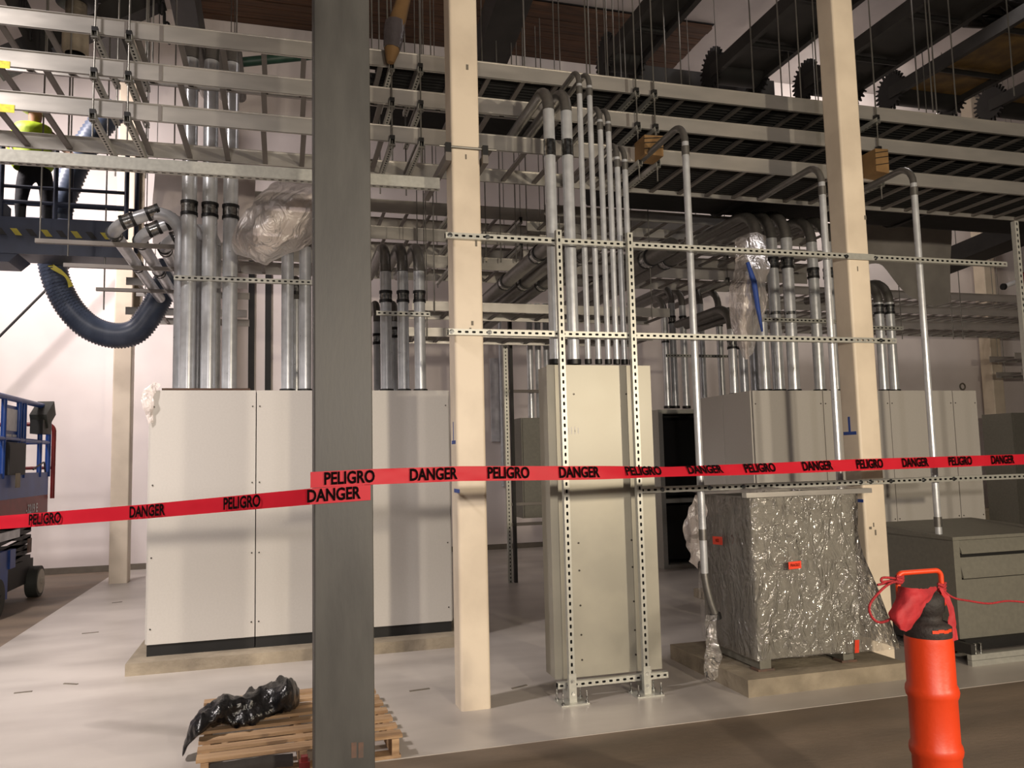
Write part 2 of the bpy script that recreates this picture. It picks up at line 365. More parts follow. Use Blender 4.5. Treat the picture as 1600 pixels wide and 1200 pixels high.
def riser(u, vbot, Y, zb, ztop, r, label, group, dirv=(0, 1, 0), L=1.2, vc=None, R=None, vs=None):
    x = PX(u, vbot, Y); p0 = V((x, Y, zb)); p1 = V((x, Y, ztop)); d = V(dirv).normalized()
    cps = []
    if vc is not None: cps.append(((x, Y, P(u, vc, Y).z), (0, 0, 1)))
    o = conduit([p0, p1, p1+d*L], r, label, 'conduit', group, R=R or r*5.5, coups=cps)
    if vs:
        z = P(u, vs, Y).z; MB().cyl((x, Y, z-.018), (x, Y, z+.018), r*1.05, 14).cyl((x, Y-r*1.05-.012, z), (x, Y-r, z), .012, 8).build('strap', M['cast'], o)
    return o
nm = ('first', 'second', 'third')
for i, u in enumerate((292, 325, 358)):
    riser(u, 600, 7.62, 2.3, 5.75, .066, '%s from left of three thick conduits standing on the leftmost cabinet' % nm[i], 'thick conduits above left cabinets', L=1.5, vc=326+3*i, vs=437)
# strut clamp line on them
for i, u in enumerate((449, 477)):
    riser(u, 600, 7.62, 2.3, P(u, 345, 7.62).z+.05, .056, '%s conduit of the pair running up into the plastic bag' % ('left' if i == 0 else 'right'), 'conduits under plastic bag', L=1.0, vc=366+4*i)
for i, u in enumerate((604, 631, 657)):
    riser(u, 600, 7.62, 2.3, P(u, 378, 7.62).z, .054, '%s of three bent conduits between grey and beige columns' % ('left', 'middle', 'right')[i] if i == 1 else '%s one of three bent conduits between grey and beige columns' % ('left', 'middle', 'right')[i], 'bent conduits between the columns', L=1.5, vc=464)
for i, (u, vc) in enumerate(((590, 530), (618, 520))):
    riser(u, 600, 8.2, 2.3, P(u, 470, 8.2).z, .04, 'thin conduit behind the bent conduits, %s of two' % ('left' if i == 0 else 'right'), 'thin rear conduits', L=.8, vc=vc)
riser(462, 600, 8.1, 2.3, P(462, 430, 8.1).z, .045, 'rear conduit between the pair under the plastic bag', None, L=.8, vc=452)
# back-row conduits that turn left and then run away along the rack
for i, Yr in enumerate((7.95, 8.2, 8.45)):
    xr = PX(283, 400, 7.95)+.13*i; q_ = P(170, 352, 7.95); xl = q_.x+.19*i; z1 = q_.z-.01; z0 = P(262, 316, 7.95).z
    path = [(xr, Yr, 2.3), (xr, Yr, z0), (xl, Yr+.02, z1), (xl, 11.2, z1-.02)]
    dl = (V(path[2])-V(path[1])).normalized()
    conduit(path, .06, 'rear conduit bending left over the pipe rack, %s from the front' % nm[i], 'conduit', 'conduits over the pipe rack', R=.26, em='pipe',
            coups=[(V(path[1])+dl*.27, dl), (V(path[2])-dl*.17, dl), ((xl, Yr+.26, z1), (0, 1, 0)), ((xl, Yr+1.5, z1-.01), (0, 1, 0))])
# center panel conduits
for i, u in enumerate((863, 891)):
    x = PX(u, 380, 5.44); o = riser(u, 380, 5.44, 2.32, 4.42, .043, '%s thick conduit above the tall galvanized panel' % ('left' if i == 0 else 'right'), 'thick conduits above the panel', L=1.1, R=.2)
    MB().cyl((x, 5.44, P(u, 245, 5.44).z), (x, 5.44, P(u, 220, 5.44).z), .046, 14).build('coupling', M['cast'], o)
for i, (u, vt) in enumerate(((913, 110), (929, 113), (944, 165), (957, 168), (969, 222), (981, 226))):
    z = P(u-14, vt+6, 5.5).z
    lab = ('first', 'second', 'third', 'fourth', 'fifth', 'sixth')[i]
    o = riser(u, 380, 5.395, 2.32, z, .021, '%s from left of six slim conduits above the tall panel' % lab, 'slim conduits above the panel', L=.9, R=.13)
    x = PX(u, 380, 5.395); MB().cyl((x, 5.395, z-.21), (x, 5.395, z-.15), .024, 12).build('coupling', M['elbow'], o)
# three single conduits in front
def single(pts, label, zb, ztop, u, v, Y, flex=False):
    x = PX(u, v, Y); o = conduit([(x, Y, zb), (x, Y, ztop), (x, Y+.85, ztop-.02)], .027, label, 'conduit', R=.16, foot=False)
    MB().cyl((x, Y, ztop-.27), (x, Y, ztop-.2), .031, 12).build('coupling', M['elbow'], o)
    MB().cyl((x, Y, 1.02), (x, Y, 1.1), .031, 12).build('coupling', M['elbow'], o)
    return x, o
x, o = single(None, 'single conduit dropping in front of the wrapped transformer to a flexible tail', .78, P(1045, 188, 5.4).z, 1083, 500, 5.395)
fl = []; N = 60
for k in range(N+1):
    t = k/N; fl.append(V((x+.05*t*t+.01*t, 5.395-.02*t, .78-.3*t)))
MB().tube(fl, [.026+.004*(k % 2) for k in range(N+1)], 10).build('flexible_tail', M['elbow'], o)
MB().cyl(fl[-1]+V((0, 0, .01)), fl[-1]-V((-.01, 0, .03)), .04, 10).build('end_bushing', M['rub'], o)
x2, o2 = single(None, 'single conduit running down just left of the right beige column', 1.26, P(1250, 252, 5.4).z, 1303, 600, 5.395)
x3, o3 = single(None, 'rightmost single conduit dropping beside the orange bollard', .5, P(1400, 255, 5.4).z, 1450, 600, 5.395)
# right rows
for i, u in enumerate((1195, 1217, 1241)):
    riser(u, 600, 7.62, 2.3, P(u+6, 328, 7.62).z, .062, '%s of three thick conduits above the right cabinets, beside the hanging film' % ('leftmost', 'middle one', 'rightmost')[i], 'thick conduits above right cabinets', L=1.3, vc=412, vs=490)
for i, u in enumerate((1281, 1306)):
    riser(u, 600, 7.62, 2.3, P(u+4, 338, 7.62).z, .058, '%s conduit of the pair beside the right beige column' % ('left' if i == 0 else 'right'), 'conduits beside right column', L=1.3, vc=428)
for i, u in enumerate((1381, 1398)):
    riser(u, 600, 7.62, 2.3, P(u, 437, 7.62).z, .05, '%s bent conduit of the pair just right of the right beige column' % ('left' if i == 0 else 'right'), 'conduits right of right column', L=1.3, vc=484)
for i, (u, vt, vc) in enumerate(((1147, 478, 538), (1163, 480, 538), (1180, 486, 498))):
    riser(u, 600, 8.1, 2.3, P(u, vt, 8.1).z, .05, 'bent conduit on the shaded side of the right cabinets, %s from left' % nm[i], 'conduits on shaded cabinet side', L=1.3, vc=vc)
for i, (u, vt, vc) in enumerate(((1044, 462, 530), (1056, 446, 500), (1073, 450, 500), (1101, 448, 500), (1130, 452, 505))):
    riser(u, 640, 10.75, P(u, 638, 10.75).z, P(u, vt, 10.75).z, .05, 'distant bent conduit above the black open rack, %s from left' % ('first', 'second', 'third', 'fourth', 'fifth')[i], 'distant bent conduits', L=1.5, vc=vc)
for i, u in enumerate((829, 842, 855)):
    x = PX(u, 600, 10.72); conduit([(x, 10.72, P(830, 655, 10.9).z), (x, 10.72, P(u, 475, 10.72).z)], .045, 'plain distant conduit left of the tall panel, %s from left' % nm[i], 'conduit', 'plain distant conduits', foot=False)
for i in range(3):
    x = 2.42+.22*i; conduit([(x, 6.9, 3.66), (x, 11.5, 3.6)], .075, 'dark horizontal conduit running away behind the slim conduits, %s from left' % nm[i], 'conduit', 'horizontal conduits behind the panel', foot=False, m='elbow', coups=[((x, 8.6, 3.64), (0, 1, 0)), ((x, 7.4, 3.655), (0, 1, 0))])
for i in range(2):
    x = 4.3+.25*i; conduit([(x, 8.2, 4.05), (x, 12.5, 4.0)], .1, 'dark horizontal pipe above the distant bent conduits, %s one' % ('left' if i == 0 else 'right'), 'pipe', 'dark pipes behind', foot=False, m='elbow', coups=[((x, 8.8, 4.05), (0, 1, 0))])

# ================================================================ STRUT
def slot_strut(name, p0, p1, nrm_, label, group=None, w_=.041, d_=.041, pitch=.05, parent=None, start=.02):
    p0 = V(p0); p1 = V(p1); a = (p1-p0); L = a.length; a.normalize(); n = V(nrm_).normalized(); s = n.cross(a).normalized()
    mb = MB(); N = max(1, int((L)/pitch)); pt = L/N
    for k in range(N):
        c = p0+a*pt*(k+.5)+n*d_/2; h = pt/2; q = w_/2; ha = .014; hb = .0075
        outer = [(-h, -q), (0, -q), (h, -q), (h, 0), (h, q), (0, q), (-h, q), (-h, 0)]
        inner = [(-ha*.7, -hb), (0, -hb), (ha*.7, -hb), (ha, 0), (ha*.7, hb), (0, hb), (-ha*.7, hb), (-ha, 0)]
        b = len(mb.v)
        for x_, y_ in outer+inner: mb.v.append(c+a*x_+s*y_)
        for i in range(8):
            j = (i+1) % 8; mb.face([b+i, b+j, b+8+j, b+8+i])
    m0 = (p0+p1)/2
    for k in (-1, 1): mb.obox(m0+s*k*(w_/2-.0015), a, s, n, L/2, .0015, d_/2-.0003)
    mb.obox(m0-n*(d_/2-.002), a, s, n, L/2, w_/2-.003, .0015, 1)  # dark plate behind the slots paints in the channel's inner shade
    o = mb.build(name, [M['galv'], M['seam']], parent)
    if label: tag(o, label, 'strut channel', group)
    return o
ZS = (3.19, 2.52, 1.405); FY = -1
YS = 5.32
x1b = PX(1412, 530, YS)
s1 = slot_strut('slotted_strut', (1.07, YS, ZS[0]-.0), (5.93, YS, ZS[0]+.01), (0, -1, 0), 'uppermost slotted strut spanning both beige columns in front of the conduits')
s2 = slot_strut('slotted_strut', (1.08, YS, ZS[1]), (4.74, YS, ZS[1]), (0, -1, 0), 'middle slotted strut crossing both beige columns just above the panel top')
s3 = slot_strut('slotted_strut', (2.44, YS, ZS[2]), (6.4, YS, ZS[2]), (0, -1, 0), 'lowest slotted strut, running right from the panel below the red tape')
def bolts(o, pts, Y):
    for x_, z_ in pts:
        MB().cyl((x_, Y-.006, z_), (x_, Y, z_), .017, 12).cyl((x_, Y-.018, z_), (x_, Y-.006, z_), .011, 6).build('bolt', M['cast'], o)
bolts(s1, [(1.1, ZS[0]), (1.365, ZS[0]), (4.31, ZS[0]), (4.585, ZS[0])], YS-.0205)
bolts(s2, [(1.1, ZS[1]), (1.365, ZS[1]), (4.585, ZS[1])], YS-.0205)
bolts(s3, [(2.62, ZS[2]), (3.0, ZS[2]), (3.28, ZS[2]), (4.31, ZS[2]), (4.4, ZS[2]), (4.59, ZS[2]), (4.9, ZS[2]), (5.2, ZS[2])], YS-.0205)
MB().box(4.32, 4.575, YS-.026, YS-.0208, ZS[0]-.02, ZS[0]+.03).build('splice_plate', M['galv'], s1)
def post(x, zt, label):
    o = slot_strut('strut_post', (x, 5.277, .03), (x, 5.277, zt), (0, -1, 0), label)
    MB().box(x-.1, x+.1, 5.2, 5.36, .004, .014).build('base_plate', M['galv'], o)
    sk = MB().box(x-.026, x+.026, 5.248, 5.2555, .014, .2).build('base_socket', M['galv'], o)
    for z in (.07, .15): MB().cyl((x, 5.242, z), (x, 5.248, z), .013, 8).build('bolt', M['cast'], sk)
    for dx, dy in ((-.085, .015), (.085, .015), (-.085, .14), (.085, .14)):
        MB().cyl((x+dx, 5.2+dy, .014), (x+dx, 5.2+dy, .09), .006, 8).cyl((x+dx, 5.2+dy, .014), (x+dx, 5.2+dy, .026), .012, 6).build('anchor_bolt', M['cast'], o)
    return o
post(1.878, 3.26, 'upright slotted strut post in front of the left half of the tall panel')
post(2.425, 3.27, 'upright slotted strut post in front of the right half of the tall panel')
slot_strut('strut_post', (6.02, 5.277, .0), (6.02, 5.277, 3.57), (0, -1, 0), 'upright slotted strut post at the right edge of the picture')
# small strut clamps behind
a = P(365, 437, 7.53); b = P(487, 436, 7.53)
slot_strut('slotted_strut', (a.x-.5, 7.542, a.z), (b.x+.1, 7.542, a.z), (0, -1, 0), 'slotted strut tying the left conduits together below the plastic bag')
a = P(588, 489, 7.53); b = P(672, 489, 7.53)
slot_strut('slotted_strut', (a.x, 7.542, a.z), (b.x, 7.542, a.z), (0, -1, 0), 'short slotted strut clamping three bent conduits between the columns')
a = P(1180, 497, 7.52); b = P(1345, 497, 7.52); zz = P(1300, 502, 7.52).z
slot_strut('slotted_strut', (a.x, 7.537, zz), (b.x, 7.537, zz), (0, -1, 0), 'slotted strut tying the conduits behind the right beige column')
a = P(1362, 512, 7.53); b = P(1411, 512, 7.53)
slot_strut('slotted_strut', (a.x, 7.542, a.z), (b.x, 7.542, a.z), (0, -1, 0), 'short slotted strut clamping the bent pair right of the right column')
a = P(1100, 556, 10.65); b = P(1150, 556, 10.65)
slot_strut('slotted_strut', (a.x-.6, 10.679, a.z), (b.x+.2, 10.679, a.z), (0, -1, 0), 'distant slotted strut across the bent conduits above the black rack')
# long strut under the trays, facing down
slot_strut('slotted_strut', (-3.1, 5.66, 3.64), (1.1, 5.66, 3.67), (0, 0, -1), 'long strut hung under the ladder trays on the left, slots facing down', w_=.06, d_=.082)
# column bracket
br = thing('column_clamp', (1.23, 5.34, 3.78), 'bolted strut clamp around the left beige column below the trays', 'clamp')
MB().cyl((1.04, 5.325, 3.83), (1.45, 5.325, 3.83), .009, 8).build('threaded_rod', M['rod'], br)
for x_ in (1.1, 1.365):
    MB().box(x_-.02, x_+.02, 5.3, 6.2, 3.72, 3.78).build('clamp_arm', M['aludk'], br); MB().box(x_-.02, x_+.02, 5.3, 5.345, 3.78, 3.85).build('clamp_nut', M['rub'], br)

# ================================================================ TALL GALVANISED PANEL
t = thing('wireway_panel', (2.24, 5.4, .12), 'tall galvanized sheet steel panel standing behind two strut posts', 'panel')
PXL, PXR, PYF, PYB = 1.80, 2.605, 5.385, 5.59
MB().box(PXL+.003, PXR-.003, PYF+.012, PYB, .14, 2.3).build('box', M['panel'], t)
fp_ = MB().box(PXL, PXR, PYF, PYF+.01, .135, 2.31).build('cover', M['panel'], t)
for x_ in (PXL+.2, PXR-.2):
    for z in (2.1, 1.05, .86, .62, .42, .25): MB().cyl((x_, PYF-.004, z), (x_, PYF, z), .007, 8).build('screw', M['screw'], fp_)
for k, (dx, dz, rr) in enumerate(((0, 0, .025), (.02, .0, .025), (.045, .01, .018), (.045, -.012, .012), (.07, 0, .02))):
    p = P(889, 673, PYF-.001)+V((dx, 0, dz)); MB().box(p.x-.002, p.x+.002, PYF-.0015, PYF-.0003, p.z-rr, p.z+rr).build('chalk_mark', M['white'], fp_)
slot_strut('strut_foot', (PXL-.0, 5.35, .105), (PXR+.02, 5.35, .105), (0, -1, 0), None, parent=t)
for x_ in (PXL+.12, PXR-.12):
    MB().box(x_-.03, x_+.03, 5.372, 5.5, .004, .138).build('leg', M['galv'], t)

# ================================================================ LADDER TRAYS
def rail(x0, x1, y, z, h, lip):
    mb = MB(); mb.box(x0, x1, y-.003, y+.003, z, z+h)
    mb.box(x0, x1, y-(.022 if lip < 0 else .004), y+(.022 if lip > 0 else .004), z+h-.004, z+h); mb.box(x0, x1, y-(.022 if lip < 0 else .004), y+(.022 if lip > 0 else .004), z, z+.004)
    mb.box(x0, x1, y-.012, y+.012, z+h, z+h+.004); return mb
def tray(x0, x1, y0, wd, z, label, group, h=.125, hang=0):
    t = thing('ladder_tray', ((x0+x1)/2, y0, z), label, 'cable tray', group)
    rail(x0, x1, y0, z, h, 1).build('side_rail', M['alu'], t); rail(x0, x1, y0+wd, z, h, -1).build('side_rail', M['alu'], t)
    if hang:
        for hx in (x0+.25, x1-.25):
            for hy in (y0-.02, y0+wd+.02): MB().cyl((hx, hy, z-.03), (hx, hy, hang), .007, 6).build('hanger_rod', M['rod'], t)
    rm = MB().box(-.02, .02, .004, wd-.004, 0, .022).mesh('rung', M['aludk']); k = 0; x = x0+.15
    while x < x1: link('rung', rm, (x, y0, z+.012), t); x += .3
    return t
tiers = ('top', 'middle', 'bottom')
TZ = (4.79, 4.48, 4.17)
front = []
for i in range(3):
    tr = tray(-3.3, 10.5, 6.2, .76, TZ[i]+.02, '%s tier of the three long ladder trays nearest the camera' % tiers[i], 'front ladder trays'); front.append(tr)
for i, (ua, ub, va, vb) in ((1, (-20, 15, 92, 107)), (2, (-20, 22, 160, 176))):
    pa = P(ua, va, 6.19); pb = P(ub, vb, 6.19); MB().box(pa.x, pb.x, 6.194, 6.1968, pb.z, pa.z).build('sticker', M['yel'], front[i])
for i in range(3):
    for xx in (-1.0, 1.4, 3.0, 5.36, 8.0):
        for dx in ((-.12, .12) if xx != 1.4 else (0, )):
            MB().box(xx+dx-.012, xx+dx+.012, 6.1925, 6.1968, TZ[i]+.025, TZ[i]+.14).build('splice_rib', M['aludk'], front[i])
for i in range(3):
    tray(-1.0, 7.5, 10.1, .76, TZ[i]+.05-.04*i, '%s tier of the dark ladder trays behind the panel conduits' % tiers[i], 'middle ladder trays', h=.16)
for i in range(3):
    tray(8.6, 20, 12.9, .9, 4.62-.3*i, '%s tier of the far ladder trays near the back wall at right' % tiers[i], 'far ladder trays', h=.15, hang=9.6)
for i in range(2):
    tray(-2.1, -.5, 12.0, .8, P(230, 446+46*i, 12).z, 'distant ladder tray under the pipe rack, %s one' % ('upper' if i == 0 else 'lower'), 'pipe rack trays', h=.1, hang=9.6)
for i in range(2):
    tray(14.2+.15*i, 20, 12.7, .6, 3.42-.33*i, 'short far tray ending near the right back wall, %s one' % ('upper' if i == 0 else 'lower'), 'short far trays', h=.12, hang=9.6)
for i in range(2):
    tray(1.4, 4.6, 8.9+.5*i, .6, 3.35-.22*i, 'dim low ladder tray behind the slim conduits, %s one' % ('upper' if i == 0 else 'lower'), 'dim low trays', h=.1, hang=9.6)
for i in range(2):
    tray(3.0, 7.3, 8.9+.2*i, .7, 4.55-.32*i, 'dark tray above the right cabinets, %s one' % ('upper' if i == 0 else 'lower'), 'dark trays above right cabinets', h=.12, hang=7.45)
for i, xs_ in enumerate((.7, 2.35, 3.05)):
    z = TZ[i]+.02
    t = thing('cable_run', (xs_, 6.3, z+.034), 'black power cables lying side by side in the %s front ladder tray' % tiers[i], 'cables', 'cables in the front trays')
    for k in range(13):
        yy = 6.24+.054*k+.01; xa = xs_+.25*noise.noise(V((k*.8, i, 0)))+.012*abs(k-6)**1.6*.3
        MB().tube([(xa, yy, z+.062), (xa+.3, yy, z+.0595), (10.45, yy, z+.0595)], [.02, .0255, .0255], 8).build('cable', M['blkduct'], t)
# trapeze hangers of the front trays
def hanger(x, label, y=6.165, ztop=9.6, zl=4.02, depth=.82, tz=TZ, grp='front tray hangers'):
    t = thing('tray_hanger', (x, y, zl), label, 'hanger', grp)
    for yy in (y, y+depth): MB().cyl((x, yy, zl), (x, yy, ztop), .0065, 8).build('threaded_rod', M['rod'], t)
    for z in tz:
        b = slot_strut('crossbar', (x, y-.03, z-.003), (x, y+depth+.03, z-.003), (0, 0, -1), None, parent=t, w_=.041, d_=.04)
        MB().box(x-.02, x+.02, y-.022, y+.018, z+.018, z+.05).build('clamp', M['rub'], t)
        MB().box(x-.024, x+.024, y-.025, y+.02, z-.034, z-.027).build('washer', M['rod'], t)
        MB().cyl((x, y, z-.05), (x, y, z-.034), .013, 6).build('nut', M['rod'], t)
for i, (u, n) in enumerate(((146, 'leftmost tray hanger, near the yellow stickers'), (200, 'second tray hanger from the left'), (612, 'tray hanger right of the grey column, wrapped in cardboard'), (657, 'tray hanger just left of the left beige column'), (994, 'tray hanger above the panel, left of a close pair'), (1022, 'tray hanger above the panel, right of a close pair'), (1367, 'tray hanger just right of the right beige column'))):
    hanger(PX(u, 150, 6.165), n)
for u, n in ((700, 'left'), (812, 'middle'), (1130, 'right')):
    hanger(PX(u, 300, 10.065), 'dim hanger carrying the dark trays behind the panel conduits, %s one' % n, y=10.065, zl=4.05, tz=[z_+.03-.04*k_ for k_, z_ in enumerate(TZ)], grp='middle tray hangers')
RODS = ['right of the leftmost hanger', 'left one of a close pair beside the second hanger', 'right one of a close pair beside the second hanger', 'high at the left edge above the worker', 'just left of the exhaust stub', 'left one beside the cardboard sleeve, next to the grey column', 'close behind the cardboard sleeve', 'right one beside the cardboard sleeve', 'left one of a close pair above the slim conduits', 'right one of a close pair above the slim conduits', 'between the slim conduits and the close pair of hangers', 'left one under the narrow overhead conveyor', 'right one under the narrow overhead conveyor', 'in front of the plain ceiling patch', 'left one just left of the right beige column', 'right one just left of the right beige column', 'beside the toothed wheel right of the right column', 'left one of a close pair right of the right column', 'right one of a close pair right of the right column', 'under the ochre conveyor bed', 'at the top right corner', 'just right of the left beige column top', 'leftmost one in front of the blue hose', 'middle one in front of the blue hose', 'right one beside the blue hose, lowest end', 'right behind the left beige column', 'first of four behind the upper strut right of the left column', 'second of four behind the upper strut right of the left column', 'third of four behind the upper strut right of the left column', 'fourth of four behind the upper strut right of the left column', 'left one in front of the far right trays', 'right one in front of the far right trays', 'beside the bent pair right of the right column']
for k, (u, Y, vt, vb, n) in enumerate([(184, 6.9, -40, 110, 'a'), (228, 6.9, -40, 110, ''), (238, 6.9, -40, 110, ''), (73, 9, -60, 90, ''), (107, 9, 120, 215, ''), (581, 6.95, -40, 80, ''), (605, 6.95, -40, 30, ''), (625, 6.95, -40, 85, ''), (917, 7, -40, 118, ''), (922, 7, -40, 120, ''), (950, 7.0, -40, 122, ''), (1041, 9, 20, 132, ''), (1065, 9, 35, 136, ''), (1178, 8, -40, 150, ''), (1222, 7, -40, 152, ''), (1252, 7, -40, 156, ''), (1436, 8, 85, 172, ''), (1458, 7, -40, 175, ''), (1464, 7, -40, 176, ''), (1495, 7, -40, 178, ''), (1585, 7, -40, 150, ''), (820, 8, -20, 105, ''), (62, 9.5, 250, 378, ''), (106, 10, 250, 400, ''), (162, 10.5, 230, 484, ''), (745, 9, -20, 300, ''), (760, 10, 290, 410, ''), (783, 10, 290, 410, ''), (807, 10, 290, 410, ''), (825, 10, 290, 420, ''), (1490, 12.5, 420, 530, ''), (1505, 12.5, 420, 530, ''), (1410, 12.5, 420, 530, '')]):
    p = P(u, vb, Y); top = 9.6
    tag(MB().cyl((p.x, Y, p.z), (p.x, Y, top), .0075 if Y < 8 else .009, 8).build('threaded_rod', M['rod']), 'thin threaded rod ' + RODS[k], 'rod', 'threaded hanger rods')
# pipe rack struts with rods (left)
for i, (u0, u1, v0, v1, Y) in enumerate(((56, 290, 357, 371, 8.25), (100, 290, 402, 414, 9.2), (150, 290, 460, 467, 10.4))):
    a = P(u0, v0, Y); b = P(u1, v1, Y)
    z = P(170, 352, 7.95).z-.1
    tag(MB().box(a.x, b.x, Y-.022, Y+.022, z-.02, z+.02).build('rack_strut', M['aludk']), 'plain strut of the pipe rack on the left, %s from the camera' % nm[i], 'strut channel', 'pipe rack struts')

# ================================================================ OVERHEAD: black ducts, conveyors, beams
def thing_mesh(mb, name, m, label, cat, group=None): return tag(mb.build(name, m), label, cat, group)
mb = MB(); xs = [.3+.5*i for i in range(26)]
def rbox(mb, x0, x1, y0, y1, z0, z1, r=.1, n=4):
    pts = []
    for cy, cz, a0 in ((y1-r, z1-r, 0), (y0+r, z1-r, 90), (y0+r, z0+r, 180), (y1-r, z0+r, 270)):
        for k in range(n+1):
            a = math.radians(a0+90*k/n); pts.append(V((x0, cy+r*math.cos(a), cz+r*math.sin(a))))
    return mb.prism(pts[::-1], (x1-x0, 0, 0))
d1 = thing_mesh(rbox(MB(), .75, 13, 7.8, 8.5, 5.25, 5.6, .15), 'black_duct', M['blkduct'], 'long black wrapped duct running above the top ladder tray', 'duct')
for x in (2.5, 5, 7.5, 10): rbox(MB(), x-.03, x+.03, 7.78, 8.52, 5.23, 5.62, .15).build('flange', M['blk'], d1)
d2 = thing_mesh(rbox(MB(), 3.35, 13, 7.5, 8.5, 4.5, 5.2, .2), 'black_duct', M['blkduct'], 'lower black wrapped duct seen between the right trays', 'duct')
for x in (5, 7.5, 10): rbox(MB(), x-.03, x+.03, 7.48, 8.52, 4.48, 5.22, .2).build('flange', M['blk'], d2)
g_ = P(335, 105, 8.5); g2 = P(490, 90, 8.5)
tag(MB().tube([(g_.x-.1, 8.5, g_.z), (g2.x+.3, 8.5, g2.z+.1)], .05, 12).build('green_pipe', mat('green_pipe', (34, 70, 56), .5)), 'dark green pipe behind the top tray left of the grey column', 'pipe')
def conveyor(x0, x1, z, yend, label, och=False, ty=None, ystart=2.5):
    t = thing('overhead_conveyor', ((x0+x1)/2, yend, z), label, 'conveyor', 'overhead conveyors')
    MB().box(x0, x0+.08, ystart, yend, z, z+.2).build('side_beam', M['conv'], t)
    MB().box(x1-.08, x1, ystart, yend, z, z+.2).build('side_beam', M['conv'], t)
    MB().box(x0+.08, x1-.08, ystart, yend, z+.1, z+.16).build('bed', M['convy'] if och else M['conv'], t)
    r = .27; zc = z+.14
    MB().cyl((x0+.08, yend, zc), (x1-.08, yend, zc), r*.8, 24).build('end_drum', M['blk'], t)
    for xx in (x0+.02, x1-.06):
        pts = []
        N = 26
        for k in range(N):
            for q, rr in ((0, r), (.45, r), (.55, r+.07), (.8, r+.07)):
                a = 2*math.pi*(k+q)/N; pts.append(V((xx, yend+rr*math.cos(a), zc+rr*math.sin(a))))
        MB().prism(pts, (.04, 0, 0)).build('toothed_wheel', M['blk'], t)
    for yy in [ystart+1.2*k for k in range(1, 7)]:
        MB().cyl((x0+.08, yy, z+.04), (x1-.08, yy, z+.04), .04, 10).build('return_roller', M['blk'], t)
conveyor(4.6, 5.2, 7.5, 10.7, 'narrow overhead conveyor beam left of the plain ceiling patch')
conveyor(6.4, 7.3, 7.5, 10.7, 'overhead conveyor directly left of the right beige column')
conveyor(8.1, 9.1, 7.5, 10.7, 'overhead conveyor directly right of the right beige column')
conveyor(9.75, 11.1, 7.5, 10.7, 'overhead conveyor with ochre bed and a toothed wheel at its end', True)
conveyor(11.85, 13.3, 7.5, 10.7, 'rightmost overhead conveyor with ochre bed, in the top right corner', True)
tag(MB().box(4.9, 7.9, 11.2, 11.45, 7.42, 7.85).box(6.1, 6.35, 11.2, 11.45, 6.2, 7.42).build('cross_beam', M['conv']), 'dark cross beam with a short drop post under the conveyors', 'beam')
# bundles of dark cable on the right conveyors
for k, (x0, x1, y, z, n) in enumerate(((8.0, 10.8, 8.4, 8.3, 'shaggy dark cable bundle on the conveyor right of the right column'), (10.0, 12.6, 9.3, 8.3, 'shaggy dark cable bundle in the top right corner'), (6.3, 7.3, 8.7, 8.3, 'shaggy dark cable bundle left of the right column'))):
    mb = MB()
    for i in range(16):
        y_ = y+random.uniform(-.3, .3); z_ = z+random.uniform(-.1, .3)
        pth = [V((x0+(x1-x0)*q/8, y_, z_))+noise.noise_vector(V((q*.7, i*3.1, k)))*.16 for q in range(9)]
        mb.tube(pth, random.uniform(.04, .08), 7)
    tag(mb.build('cable_bundle', M['blk']), n, 'cable bundle')
# left roof steel
def ybeam(u0, v0, u1, v1, z, wd, hh, label, m='conv'):
    a = PZ(u0, v0, z); b = PZ(u1, v1, z); tag(MB().bar(a, b, wd, hh).build('roof_beam', M[m]), label, 'beam')
ybeam(280, -60, 312, 118, 7.4, .28, .5, 'dark roof beam leaning down beside the timber deck on the left')
ybeam(148, -20, 192, 98, 7.7, .34, .4, 'dark roof beam behind the leftmost tray hanger')
a = P(-10, 105, 10.5); b = P(250, -6, 10.5)
tag(MB().bar(a, b, .25, .26).build('roof_brace', M['conv']), 'dark sloping brace crossing the top left corner', 'beam')
a = P(20, -10, 10.2); b = P(72, 95, 10.2)
tag(MB().bar(a, b, .22, .22).build('roof_brace', M['conv']), 'short steep dark brace at the far top left', 'beam')
ybeam(815, -60, 762, 92, 7.5, .45, .45, 'dark roof beam right of the left beige column top')
# exhaust stub pendant
pp = P(118, 60, 9.2)
t = thing('exhaust_stub', (pp.x, 9.2, P(118, 85, 9.2).z), 'grey exhaust pipe stub with a black flange hanging top left', 'pipe')
zb = P(118, 85, 9.2).z
MB().lathe([(.1, .0), (.13, 0), (.13, .36), (.105, .36), (.105, .72), (.09, .72)], (pp.x, 9.2, zb), 20).lathe([(.1, 0), (.1, .3)], (pp.x, 9.2, zb), 20, 1).build('stub', [M['pad'], M['blk']], t)
MB().lathe([(.1, .56), (.2, .56), (.21, .6), (.21, .68), (.2, .75), (.1, .75)], (pp.x, 9.2, zb), 24).build('flange', M['blk'], t)
MB().cyl((pp.x, 9.2, zb+.7), (pp.x, 9.2, 9.6), .17, 18).build('riser', M['blk'], t)
for k, (u, v, n) in enumerate(((32, 20, 'black lifting chain end at the top left corner'), (249, 30, 'black lifting chain hanging beside the left timber deck edge'))):
    t = thing('lifting_chain', P(u, v, 10), n, 'chain')
    p = P(u, v-32, 10)
    for i in range(5):
        c = p-V((-.03*i, 0, .12*i)); R_ = []
        for q in range(13):
            an = 2*math.pi*q/12; R_.append(c+V((.03*math.cos(an) if i % 2 else 0, .0 if i % 2 else .03*math.cos(an), .075*math.sin(an))))
        MB().tube(R_, .015, 6).build('chain_link', M['blk'], t)
